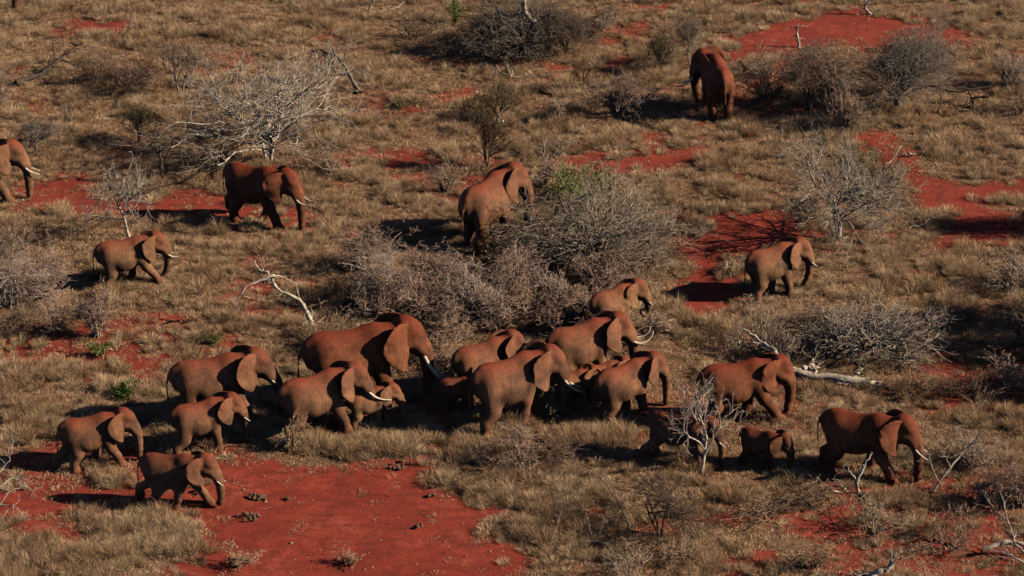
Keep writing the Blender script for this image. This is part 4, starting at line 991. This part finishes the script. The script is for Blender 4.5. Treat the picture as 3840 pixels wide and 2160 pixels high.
# ------------------------------------------------------------------ mauve and grey brush
BUSHES = [
 # px, py, h, w, colour, label
 (60, 1165, 2.5, 2.8, MAUVE, 'tall mauve brush at the left edge below the cut off elephant'),
 (170, 1110, 2.1, 2.2, (.28, .23, .20), 'upright grey brush just left of the striding elephant'),
 (20, 1010, 1.6, 2.2, (.24, .20, .17), 'grey brush higher up on the left edge'),
 (225, 1250, 1.6, 1.7, (.27, .21, .18), 'fan of bare twigs below the left brush, left of its pair'),
 (365, 1262, 1.9, 1.6, (.30, .23, .20), 'pale fan of bare twigs below the striding elephant'),
 (60, 1260, 1.2, 1.8, (.20, .15, .12), 'brown low brush at the left edge above the dry grass'),
 (0, 400, 1.9, 1.5, (.26, .21, .18), 'grey brush cut by the left edge near the top'),
 (480, 320, 1.5, 3.2, (.19, .14, .12), 'dark mauve brush beside the dark fallen log'),
 (350, 320, 1.2, 1.8, (.13, .10, .08), 'darkest low brush touching the fallen log'),
 (560, 295, 1.4, 1.5, (.20, .13, .09), 'brown brush right of the mauve brush in the upper left'),
 (2325, 425, 2.0, 3.3, (.21, .17, .155), 'round grey bush casting a long shadow left of the lone walking elephant'),
 (2100, 450, 1.2, 1.0, (.28, .23, .19), 'small pale bush at the left tip of that long shadow'),
 (2045, 705, 1.9, 1.2, (.30, .25, .22), 'tall ash grey bush behind the thicket elephant, by its face'),
 (1670, 720, 1.5, 1.9, (.22, .18, .155), 'round grey bush behind the thicket elephant, by its rump'),
 (3165, 490, 2.3, 1.7, (.26, .20, .165), 'pale stalky bush between the two upper right thorn trees'),
 (3790, 330, 1.8, 2.6, (.25, .21, .19), 'ash grey bush at the right edge near the top'),
 (3820, 430, 1.4, 1.8, (.17, .13, .11), 'dark bush at the right edge below the ash grey one'),
 (2860, 180 + 110, 1.2, 1.6, (.20, .16, .14), 'low grey bush right of the lone walking elephant'),
 (2870, 390, 1.9, 2.3, (.14, .115, .10), 'dark shaded bush right of the lone walking elephant'),
 (1350, 1010, 1.7, 2.4, (.25, .20, .18), 'grey bush above the pale gnarled dead tree'),
 (1500, 1130, 1.8, 2.4, MAUVE, 'mauve bush just right of the pale gnarled dead tree'),
 (1620, 1080, 1.7, 2.2, (.26, .20, .185), 'mauve bush under the shadow of the thicket elephant'),
 (1560, 1200, 1.5, 2.6, (.27, .21, .19), 'mauve bush directly above the head of the big bull'),
 (1760, 1180, 1.8, 2.3, MAUVE, 'tall mauve bush in the centre of the thicket'),
 (1880, 1130, 1.7, 2.0, (.29, .23, .21), 'pale mauve bush below the face of the thicket elephant'),
 (1700, 1265, 1.3, 2.4, (.28, .22, .19), 'wide mauve bush behind the half hidden elephant'),
 (1890, 1240, 1.4, 2.0, (.25, .19, .17), 'mauve bush between the half hidden elephant and the upswept tusks'),
 (1960, 1060, 1.4, 1.8, (.22, .17, .15), 'shaded bush at the left foot of the huge sprawling thorn tree'),
 (2230, 1080, 1.4, 2.6, (.26, .20, .185), 'mauve bush in front of the huge sprawling thorn tree'),
 (2400, 1040, 1.3, 2.2, (.25, .205, .175), 'olive grey bush at the right foot of the huge sprawling thorn tree'),
 (2120, 1240, 1.2, 1.8, (.24, .18, .16), 'mauve bush left behind the young elephant curling its trunk'),
 (2310, 1290, 1.15, 1.8, (.30, .22, .18), 'low twiggy bush hiding the feet of the young elephant curling its trunk'),
 (2440, 1260, .9, 1.2, (.38, .31, .26), 'pale low twig tangle under the curled trunk'),
 (1230, 1120, 1.0, 1.5, (.24, .18, .14), 'low brown bush right of the white twisted dead tree'),
 (1200, 1330, 1.1, 2.8, (.22, .17, .13), 'brown bush behind the rump of the big bull'),
 (1690, 1370, 1.2, 2.0, (.24, .18, .14), 'brown bush between the big bull and the half hidden elephant'),
 (2860, 1320, 1.5, 2.5, (.26, .22, .19), 'round ash grey bush left of the wide collapsed tree'),
 (3060, 1230, 1.0, 2.0, (.24, .20, .17), 'low grey bush above the wide collapsed tree'),
 (3500, 1240, 1.2, 2.0, (.25, .21, .18), 'grey bush at the right end of the wide collapsed tree'),
 (3790, 1080, 1.6, 2.4, (.26, .22, .20), 'ash grey bush at the right edge, middle height'),
 (3830, 1300, 2.0, 1.5, (.20, .16, .14), 'dark stalky bush on the right edge beside the deep shadow'),
 (3760, 1430, 1.2, 1.6, (.30, .25, .22), 'pale stalky bush below the deep shadow on the right edge'),
 (3640, 1500, 1.2, 2.4, (.14, .10, .08), 'dark thorny brush right of the fallen white trunk'),
 (3420, 1490, 1.0, 2.0, (.17, .12, .09), 'brown low brush by the root end of the fallen white trunk'),
 (1960, 1755, 1.6, 2.4, (.25, .19, .165), 'mauve twiggy bush standing in front of the middle of the herd'),
 (2100, 1740, 1.2, 1.3, (.13, .09, .06), 'dark upright twigs right of the mauve bush in front of the herd'),
 (1085, 1690, 1.3, 1.0, (.34, .26, .18), 'straw coloured stalky bush at the hind foot of the round bellied elephant'),
 (2060, 1570, 1.2, 1.0, (.20, .19, .10), 'olive stalks in front of the shaded gap in the herd'),
 (900, 2120, .7, 1.1, (.33, .24, .17), 'small dry bush alone on the lower red soil, left of its pair'),
 (1305, 2112, .5, 1.0, (.30, .20, .14), 'flattened dry bush alone on the lower red soil, right of its pair'),
 (3640, 1740, 1.3, 2.6, (.27, .22, .19), 'grey bush behind the low bleached tree on the right'),
 (3700, 1880, 1.5, 1.8, (.20, .15, .12), 'brown stalky bush near the lower right edge'),
 (3830, 1900, 1.7, 1.8, (.22, .17, .145), 'tall twiggy bush on the lower right edge'),
 (3280, 1990, 1.2, 2.0, (.25, .22, .17), 'olive grey bush in the lower right grass'),
 (3060, 2120, 1.0, 2.0, (.23, .18, .13), 'brown bush left of the bleached broken stump'),
 (3560, 2060, 1.0, 2.0, (.21, .16, .13), 'brown bush right of the bleached broken stump'),
 (2360, 2170, 1.1, 2.2, (.27, .23, .19), 'grey bush at the bottom edge below the dead branches'),
 (2560, 2080, 1.0, 2.0, (.24, .19, .14), 'brown bush right of the low umbrella tree'),
 (2890, 1940, .9, 2.0, (.22, .17, .13), 'low brown bush below the little calf on the right'),
 (3060, 1900, .9, 2.0, (.15, .11, .085), 'dark low bush under the white upright branch'),
 (1560, 140, 1.3, 2.0, (.14, .115, .095), 'dark bush left of the tangled tree at the top'),
 (1700, 205, 1.2, 2.4, (.16, .12, .095), 'dark low bush at the left foot of the tangled tree'),
 (1880, 225, 1.0, 2.6, (.13, .10, .08), 'dark low bush below the tangled tree at the top'),
 (2240, 130, 1.3, 2.4, (.22, .18, .15), 'grey bush right of the tangled tree at the top'),
 (1250, 660, .9, 1.6, (.25, .21, .18), 'low grey bush right of the largest bare tree'),
 (790, 640, 1.0, 2.2, (.13, .10, .08), 'dark low bush at the left foot of the largest bare tree'),
 (1180, 640, 1.0, 1.8, (.20, .16, .13), 'low twiggy bush at the right foot of the largest bare tree'),
 (3330, 700, .9, 1.8, (.24, .21, .16), 'low olive grey bush right of the tall silver tree'),
 (3000, 800, .8, 2.4, (.10, .08, .065), 'black low bush at the left foot of the tall silver tree'),
 (2750, 1030, .7, .9, (.36, .31, .24), 'small pale bush on the red soil left of the lone standing elephant'),
 (1420, 1180, 1.4, 2.2, (.27, .21, .185), 'mauve bush at the left end of the thicket behind the big bull'),
 (1820, 1215, 1.5, 2.2, MAUVE, 'mauve bush low in the middle of the thicket'),
 (2010, 1180, 1.4, 2.0, (.27, .21, .19), 'mauve bush beside the small pale barked thorn tree'),
 (2190, 1180, 1.2, 1.9, (.26, .20, .18), 'mauve bush at the right end of the thicket, behind the curled trunk'),
 (1630, 1330, 1.1, 1.6, (.29, .22, .18), 'pale bush in front of the thicket, right of the big bull forehead'),
 (2090, 590, .8, 1.2, (.27, .22, .18), 'small bush above the green topped thorn tree'),
]
for i, (bx_, by_, h_, w_, col_, lab_) in enumerate(BUSHES):
    big_ = w_ * h_ > 3
    col_ = (col_[0] * 1.95, col_[1] * 1.75, col_[2] * 1.6) if col_ is not MAUVE else col_
    thick_ = 1250 < bx_ < 2500 and 980 < by_ < 1400
    bush(bx_, by_, h_ * (1.0 if thick_ else .9), w_ * (1.0 if thick_ else .88), lab_, 300 + i, col_, stems=14 if big_ else 10, dens=(6, 4, 3) if thick_ else ((5, 4, 3) if big_ else (5, 3, 2)), lean=min(1.5, .5 * w_ / h_), group='leafless bushes of the savanna')
# beyond the right edge: shrubs whose shade falls into the picture
for i, (bx_, by_, h_, w_) in enumerate([(4010, 1225, 3.3, 3.0), (4020, 1345, 2.8, 3.0), (4060, 870, 3.0, 3.0), (3990, 1480, 1.8, 2.2)]):
    e = tree(bx_, by_, h_, w_, ['tall thorn tree outside the right edge, shading the grass by the collapsed tree', 'thorn tree outside the right edge beside the deep shadow', 'thorn tree outside the right edge near the upper red soil', 'low thorn tree outside the right edge by the white sticks'][i],
             500 + i, GREY, (.17, .14, .12), limbs=8, forks=4, trunk_h=.2, dens=(6, 5, 3), flat=.1)

# ------------------------------------------------------------------ green plants
m, nt, b = new_mat('green_leaf', 0.7); M['leaf'] = m
geo = N(nt, 'ShaderNodeNewGeometry'); oi = N(nt, 'ShaderNodeObjectInfo')
n1 = noise(nt, geo.outputs['Position'], 7.0, 3, 0.6)
k = ramp(nt, n1.outputs[0], [(0.35, (.5, .5, .5)), (0.65, (1.4, 1.4, 1.2))])
nt.links.new(mix(nt, 1.0, oi.outputs['Color'], k.outputs[0], 'MULTIPLY'), b.inputs['Base Color'])
def leaf_cloud(seed, pts, n, spread, size):
    rs = np.random.RandomState(seed)
    c_ = pts[rs.randint(0, len(pts), n)] + rs.normal(size=(n, 3)) * spread
    c_[:, 2] = np.maximum(c_[:, 2], .03)
    a = rs.normal(size=(n, 3)); a /= np.linalg.norm(a, axis=1, keepdims=True)
    b_ = _perp(a, rs); s_ = size * rs.uniform(.6, 1.4, (n, 1))
    v = np.stack([c_ - a * s_, c_ + b_ * s_ * .4, c_ + a * s_, c_ - b_ * s_ * .4], 1).reshape(-1, 3)
    return mesh_from('leaves', v, np.arange(4 * n), np.full(n, 4, np.int32))
def green(px, py, h, w, label, seed, col, n=900, size=.05, dens=(5, 4, 2), dome=.75, name='green_shrub', cat='shrub'):
    t, c_ = brush_meshes(seed, w, h, stems=10, dens=dens, lean=.8)
    e = put(name, px, py, label, cat)
    link('stems', t, M['wood'], e, (.12, .12, .06))
    co = np.zeros(len(c_.vertices) * 3, np.float32); c_.vertices.foreach_get('co', co); co = co.reshape(-1, 3)
    co = co[co[:, 2] > h * (1 - dome)]
    bpy.data.meshes.remove(c_)
    link('leaves', leaf_cloud(seed, co, n, .04, size), M['leaf'], e, col)
    return e
green(370, 1335, .45, .75, 'small bright green plant on the red litter at the left', 601, (.20, .22, .06), 700, .045)
green(462, 1500, .62, .85, 'dark green round plant above the last juvenile', 602, (.06, .13, .02), 900, .05)
green(785, 1292, .5, .95, 'yellow green plant behind the tall short tusked elephant', 603, (.15, .16, .05), 600, .04)
green(1705, 95, 1.3, .7, 'green leafy creeper hanging in the tangled tree at the top', 604, (.12, .17, .04), 700, .05, name='creeper', cat='creeper')
green(2195, 752, 1.0, 2.7, 'green leafy crown rising out of the huge sprawling thorn tree', 605, (.24, .27, .09), 5200, .05, dens=(7, 5, 3))
green(1800, 415, .6, 1.6, 'olive green shrub left of the dark twiggy tree', 606, (.13, .125, .05), 700, .04)
green(1480, 415, .6, 1.8, 'olive leafy shrub on the red streak above the largest bare tree', 607, (.14, .125, .06), 600, .04)
green(3260, 640, .9, 2.6, 'soft olive shrub above the tall silver tree', 609, (.15, .15, .085), 1800, .04)
green(1330, 1100, .5, 1.2, 'green weeds under the pale gnarled dead tree', 610, (.10, .11, .04), 500, .04)
# ------------------------------------------------------------------ dry grass: tufts on points, uncountable
m, nt, b = new_mat('dry_grass', 0.85); M['grass'] = m
oi = N(nt, 'ShaderNodeObjectInfo')
tone = N(nt, 'ShaderNodeAttribute', attribute_name='tone')
n1 = noise(nt, oi.outputs['Location'], 0.28, 3, 0.6); n2 = noise(nt, oi.outputs['Location'], 1.3, 2, 0.5)
a = ramp(nt, n1.outputs[0], [(0.34, GRASS[0]), (0.5, GRASS[1]), (0.64, GRASS[2])])
bb = ramp(nt, oi.outputs['Random'], [(0.0, GRASS[3]), (0.5, GRASS[4]), (1.0, GRASS[5])])
c = mix(nt, 0.5, a.outputs[0], bb.outputs[0])
n3 = noise(nt, oi.outputs['Location'], 0.55, 3, 0.6)
c = mix(nt, ramp(nt, n3.outputs[0], [(0.50, (0, 0, 0)), (0.66, (.45, .45, .45))]).outputs[0], c, (.27, .205, .105))
c = mix(nt, ramp(nt, n2.outputs[0], [(0.42, (0, 0, 0)), (0.62, (.55, .55, .55))]).outputs[0], c, GRASS[6])
k = ramp(nt, tone.outputs['Fac'], [(0, (.55, .5, .45)), (.5, (1, 1, 1)), (1, (1.5, 1.5, 1.45))])
nt.links.new(mix(nt, 1.0, c, k.outputs[0], 'MULTIPLY'), b.inputs['Base Color'])
tr = N(nt, 'ShaderNodeBsdfTranslucent'); nt.links.new(c, tr.inputs[0])
ms = N(nt, 'ShaderNodeMixShader'); ms.inputs[0].default_value = .25
out = nt.nodes['Material Output']
nt.links.new(b.outputs[0], ms.inputs[1]); nt.links.new(tr.outputs[0], ms.inputs[2]); nt.links.new(ms.outputs[0], out.inputs[0])

def tuft(seed, n, r, h, lean, width, droop, sub=1.0):
    """n blades, base radius r, length h, each blade three tapering pieces that bend outwards"""
    rs = np.random.RandomState(seed)
    a = rs.uniform(0, 2 * np.pi, n); rad = r * np.sqrt(rs.uniform(0, 1, n))
    base = np.stack([np.cos(a) * rad, np.sin(a) * rad, np.full(n, -.02)], 1)
    a2 = a + rs.normal(size=n) * .7; el = lean * (.25 + rad / r) * rs.uniform(.4, 1.4, n)
    d = np.stack([np.cos(a2) * el, np.sin(a2) * el, np.ones(n)], 1); d /= np.linalg.norm(d, axis=1, keepdims=True)
    ln = h * rs.uniform(.45, 1.15, n)[:, None] * (1.15 - .45 * (rad / r))[:, None]
    side = np.cross(d, rs.normal(size=(n, 3))); side /= np.linalg.norm(side, axis=1, keepdims=True)
    w = width * rs.uniform(.6, 1.4, n)[:, None]
    p1 = base + d * ln * .4
    d2 = d + np.stack([np.cos(a2), np.sin(a2), np.zeros(n)], 1) * droop * .5; d2 /= np.linalg.norm(d2, axis=1, keepdims=True)
    p2 = p1 + d2 * ln * .35
    d3 = d2 + np.stack([np.cos(a2), np.sin(a2), -.5 * np.ones(n)], 1) * droop; d3 /= np.linalg.norm(d3, axis=1, keepdims=True)
    p3 = p2 + d3 * ln * .35
    V = np.stack([base - side * w, base + side * w, p1 - side * w * .9, p1 + side * w * .9, p2 - side * w * .6, p2 + side * w * .6, p3], 1).reshape(-1, 3)
    o = (np.arange(n) * 7)[:, None]
    f4 = np.concatenate([o + np.array([[0, 1, 3, 2]]), o + np.array([[2, 3, 5, 4]])], 0)
    f3 = o + np.array([[4, 5, 6]])
    me = mesh_from('tuft', V, np.concatenate([f4.ravel(), f3.ravel()]), np.concatenate([np.full(len(f4), 4), np.full(len(f3), 3)]).astype(np.int32))
    t_ = me.attributes.new('tone', 'FLOAT', 'POINT')
    t_.data.foreach_set('value', np.repeat(rs.uniform(0, 1, n), 7).astype(np.float32))
    me.materials.append(m)
    return me
coll = bpy.data.collections.new('grass_kinds')
protos = [tuft(1, 210, .20, .42, .55, .0045, .5), tuft(2, 250, .26, .36, .8, .0045, .7), tuft(3, 150, .16, .55, .4, .0042, .4),
          tuft(4, 210, .30, .28, .9, .006, .9), tuft(5, 130, .34, .22, 1.2, .006, .8), tuft(6, 150, .22, .45, .7, .005, .6),
          tuft(7, 46, .24, .18, 1.5, .006, .9), tuft(8, 34, .34, .12, 2.2, .0065, .6)]
for i, me in enumerate(protos):
    o = bpy.data.objects.new('tuft_%02d' % i, me); coll.objects.link(o)
rs = np.random.RandomState(77)
# the part of the plain the picture can see, with a margin
corners = G([-350, 4190, 4190, -350], [2420, 2420, -420, -420])
NG = 175000
xs = rs.uniform(corners[:, 0].min(), corners[:, 0].max(), NG); ys = rs.uniform(corners[:, 1].min(), corners[:, 1].max(), NG)
tt = (ys - corners[0, 1]) / (corners[2, 1] - corners[0, 1])
xl = corners[0, 0] * (1 - tt) + corners[3, 0] * tt; xr = corners[1, 0] * (1 - tt) + corners[2, 0] * tt
keep = (xs > xl) & (xs < xr); xs = xs[keep]; ys = ys[keep]
bare = bareness(xs + rs.normal(size=len(xs)) * .42, ys + rs.normal(size=len(xs)) * .42)
clump = fbm(xs * .85, ys * .85, 41, 3); fine = fbm(xs * 2.6, ys * 2.6, 43, 2); wide = fbm(xs * .22, ys * .22, 47, 3)
dens = np.clip((clump - .40) * 4.2 + .30, .06, 1) * np.clip((fine - .30) * 3.0 + .35, .12, 1)
dens *= np.clip(.75 + (wide - .5) * 1.2, .35, 1.1)
dens *= np.clip(1 - bare * 1.1, 0.0, 1) 
keep = rs.uniform(0, 1, len(xs)) < dens * .80
low = (~keep) & (rs.uniform(0, 1, len(xs)) < np.clip(.85 - .84 * bare, .012, 1))
size = np.clip(.44 + (clump - .4) * 1.8 + (fine - .5) * .7, .32, 1.15) * rs.uniform(.75, 1.25, len(xs))
kind = rs.choice([0, 1, 2, 3, 4, 5], len(xs), p=[.2, .22, .1, .2, .14, .14])
kind[low] = rs.choice([6, 7], low.sum()); size[low] = rs.uniform(.6, 1.2, low.sum())
# the soft pale domes of grass that stand out, placed by eye: px, py, radius m, count
DOMES = [(1330, 1690, .8, 40), (1180, 1670, .7, 34), (1480, 1680, .6, 26), (540, 2010, 1.5, 90), (660, 2050, .8, 40), (420, 1990, .7, 30), (420, 1800, .5, 20), (1950, 1620, .7, 34),
         (2230, 1640, .9, 40), (2100, 1650, .6, 26), (1750, 1700, 1.0, 40), (1830, 1840, .9, 40), (2080, 1900, 1.1, 50), (2250, 1850, .6, 24), (1970, 1990, .6, 24),
         (810, 860, .55, 26), (950, 855, .4, 18), (690, 850, .5, 20), (2740, 1020, .4, 18), (2560, 1640, .5, 20), (60, 1420, 1.2, 60), (250, 1400, .8, 30), (120, 1560, 1.2, 60),
         (100, 2100, 1.6, 80), (350, 2110, 1.2, 60), (3310, 1880, .4, 14), (3420, 420, .6, 24), (2730, 180, .5, 20), (2600, 860, .8, 26), (3600, 1010, .8, 30)]
dx = []; dy = []; ds = []; dk = []
for (a_, b_, r_, n_) in DOMES:
    g_ = G(a_, b_)
    rr = r_ * np.sqrt(rs.uniform(0, 1, n_)); aa = rs.uniform(0, 2 * np.pi, n_)
    dx.append(g_[0] + rr * np.cos(aa)); dy.append(g_[1] + rr * np.sin(aa)); ds.append(rs.uniform(.75, 1.2, n_) * (1.15 - .35 * rr / r_)); dk.append(rs.choice([0, 2, 5], n_))
sel = keep | low
X = np.concatenate([xs[sel]] + dx); Y = np.concatenate([ys[sel]] + dy); Sz = np.concatenate([size[sel]] + ds); Kd = np.concatenate([kind[sel]] + dk)
Z = terrain(X, Y)
n = len(X)
gm = bpy.data.meshes.new('grass'); gm.vertices.add(n); gm.vertices.foreach_set('co', np.stack([X, Y, Z], -1).astype(np.float32).ravel())
a_ = gm.attributes.new('rot', 'FLOAT_VECTOR', 'POINT')
a_.data.foreach_set('vector', np.stack([rs.normal(size=n) * .12, rs.normal(size=n) * .12, rs.uniform(0, 6.28, n)], -1).astype(np.float32).ravel())
a_ = gm.attributes.new('size', 'FLOAT', 'POINT'); a_.data.foreach_set('value', Sz.astype(np.float32))
a_ = gm.attributes.new('kind_no', 'INT', 'POINT'); a_.data.foreach_set('value', Kd.astype(np.int32))
gm.materials.append(m)
grass = bpy.data.objects.new('grass', gm); C.objects.link(grass)
tag(grass, 'dry straw coloured grass covering the savanna', None, None, 'stuff')
ng = bpy.data.node_groups.new('grass_nodes', 'GeometryNodeTree')
ng.interface.new_socket('Geometry', in_out='INPUT', socket_type='NodeSocketGeometry')
ng.interface.new_socket('Geometry', in_out='OUTPUT', socket_type='NodeSocketGeometry')
gi = ng.nodes.new('NodeGroupInput'); go = ng.nodes.new('NodeGroupOutput')
m2p = ng.nodes.new('GeometryNodeMeshToPoints')
iop = ng.nodes.new('GeometryNodeInstanceOnPoints'); ci = ng.nodes.new('GeometryNodeCollectionInfo')
ci.inputs['Collection'].default_value = coll; ci.inputs['Separate Children'].default_value = True; ci.inputs['Reset Children'].default_value = True
def named(nm, typ):
    x_ = ng.nodes.new('GeometryNodeInputNamedAttribute'); x_.data_type = typ; x_.inputs['Name'].default_value = nm; return x_.outputs[0]
e2r = ng.nodes.new('FunctionNodeEulerToRotation')
ng.links.new(gi.outputs[0], m2p.inputs[0]); ng.links.new(m2p.outputs[0], iop.inputs['Points'])
ng.links.new(ci.outputs[0], iop.inputs['Instance']); iop.inputs['Pick Instance'].default_value = True
ng.links.new(named('kind_no', 'INT'), iop.inputs['Instance Index'])
ng.links.new(named('rot', 'FLOAT_VECTOR'), e2r.inputs[0]); ng.links.new(e2r.outputs[0], iop.inputs['Rotation'])
ng.links.new(named('size', 'FLOAT'), iop.inputs['Scale'])
ng.links.new(iop.outputs[0], go.inputs[0])
md = grass.modifiers.new('grass', 'NODES'); md.node_group = ng
print('GRASS', n)
# ------------------------------------------------------------------ small things on the red soil
def lump(rs, r, flat=.7, sub=2):
    import bmesh
    bm = bmesh.new(); bmesh.ops.create_icosphere(bm, subdivisions=sub, radius=r)
    ph = rs.uniform(0, 6, 6)
    for v in bm.verts:
        c_ = v.co / r
        k_ = 1 + .16 * math.sin(3.1 * c_.x + ph[0]) * math.cos(2.7 * c_.y + ph[1]) + .12 * math.sin(5 * c_.z + 4 * c_.x + ph[2]) + .06 * rs.normal()
        v.co = v.co * k_; v.co.z *= flat
    me = bpy.data.meshes.new('lump'); bm.to_mesh(me); bm.free(); return me
m, nt, b = new_mat('dung', .95); M['dung'] = m
geo = N(nt, 'ShaderNodeNewGeometry'); n1 = noise(nt, geo.outputs['Position'], 18, 4, .7)
nt.links.new(ramp(nt, n1.outputs[0], [(.35, (.05, .03, .02)), (.55, (.12, .075, .05)), (.7, (.17, .11, .08))]).outputs[0], b.inputs['Base Color'])
bump(nt, b, n1.outputs[0], .8, .04)
m, nt, b = new_mat('pale_stone', .85); M['stone'] = m
geo = N(nt, 'ShaderNodeNewGeometry'); n1 = noise(nt, geo.outputs['Position'], 9, 4, .7); oi = N(nt, 'ShaderNodeObjectInfo')
kk = ramp(nt, n1.outputs[0], [(.35, (.7, .66, .62)), (.65, (1.1, 1.08, 1.05))])
nt.links.new(mix(nt, 1, oi.outputs['Color'], kk.outputs[0], 'MULTIPLY'), b.inputs['Base Color']); bump(nt, b, n1.outputs[0], .5, .03)
def pile(px, py, r, n, label, seed, dark=False):
    rs_ = np.random.RandomState(seed)
    import bmesh
    e = put('dung_pile', px, py, label, 'dung', dz=0)
    bm = bmesh.new()
    for k_ in range(n):
        me = lump(rs_, rs_.uniform(.05, .085), .85, 1)
        a_ = rs_.uniform(0, 6.28); d_ = r * math.sqrt(rs_.uniform(0, 1))
        me.transform(Matrix.Translation((d_ * math.cos(a_), d_ * math.sin(a_) * .8, .05 + max(0, .10 * (1 - d_ / r)))))
        bm.from_mesh(me); bpy.data.meshes.remove(me)
    me = bpy.data.meshes.new('dung'); bm.to_mesh(me); bm.free()
    link('droppings', me, M['dung'], e)
    e.children[0]['kind'] = 'stuff'
pile(970, 1868, .32, 16, 'largest pile of elephant dung on the bare red soil', 1)
pile(925, 1945, .38, 16, 'loose spread of elephant dung below the largest pile', 2)
pile(1572, 1980, .16, 5, 'dark small dung heap in the middle of the red soil', 3)
pile(1620, 1866, .13, 4, 'small dung heap near the grass at the right of the red soil', 4)
pile(1080, 1878, .10, 3, 'tiny dung heap right of the largest pile', 5)
pile(1500, 1748, .40, 14, 'flat spread of grey dung at the upper edge of the red soil', 6)
pile(745, 1850, .18, 5, 'dung under the belly line of the nearest juvenile, by its trunk', 7)
def stone(px, py, r, label, seed, col, flat=.6, group=None):
    me = lump(np.random.RandomState(seed), r, flat, 2)
    o = link('stone', me, M['stone'], None, col); g = G(px, py); o.location = (g[0], g[1], float(terrain(*g)) + r * flat * .5)
    tag(o, label, 'stone', group); return o
stone(3318, 1886, .30, 'flat pale rock below the leading elephant on the right', 11, (.42, .34, .27), .4)
stone(1148, 1222, .18, 'white rock at the foot of the white twisted dead tree', 12, (.62, .54, .47), .8)
o = stone(2515, 1718, .14, 'white broken rock beside the running young elephant', 13, (.66, .6, .54), .5)
rs_ = np.random.RandomState(9)
for i in range(46):
    px = rs_.uniform(850, 1900); py = rs_.uniform(1740, 2150)
    g = G(px, py)
    if float(bareness(np.array([g[0]]), np.array([g[1]]))[0]) < .9: continue
    r_ = float(np.clip(rs_.lognormal(-3.7, .45), .012, .06))
    stone(px, py, r_, 'tiny pale pebble scattered on the bare red soil', 20 + i, (.55, .40, .32), .6, 'pale pebbles on the red soil')
for i in range(26):
    px = rs_.uniform(850, 1950); py = rs_.uniform(1740, 2150)
    g = G(px, py)
    if float(bareness(np.array([g[0]]), np.array([g[1]]))[0]) < .9: continue
    L_ = rs_.uniform(.12, .4); a_ = rs_.uniform(0, 6.28); t_ = np.linspace(-.5, .5, 5)
    bend = rs_.uniform(-.1, .1)
    ch = np.stack([t_ * L_ * math.cos(a_) - bend * (t_ ** 2) * math.sin(a_), t_ * L_ * math.sin(a_) + bend * t_ ** 2 * math.cos(a_), .015 + .04 * np.abs(t_)], -1)
    o = link('twig', join_tubes('twig', [(ch[None], np.full((1, 5), .009), 4)]), M['wood'], None, (.42, .28, .2))
    o.location = (g[0], g[1], float(terrain(*g)) + .01); tag(o, 'thin dry twig lying on the bare red soil', 'twig', 'loose twigs on the red soil')
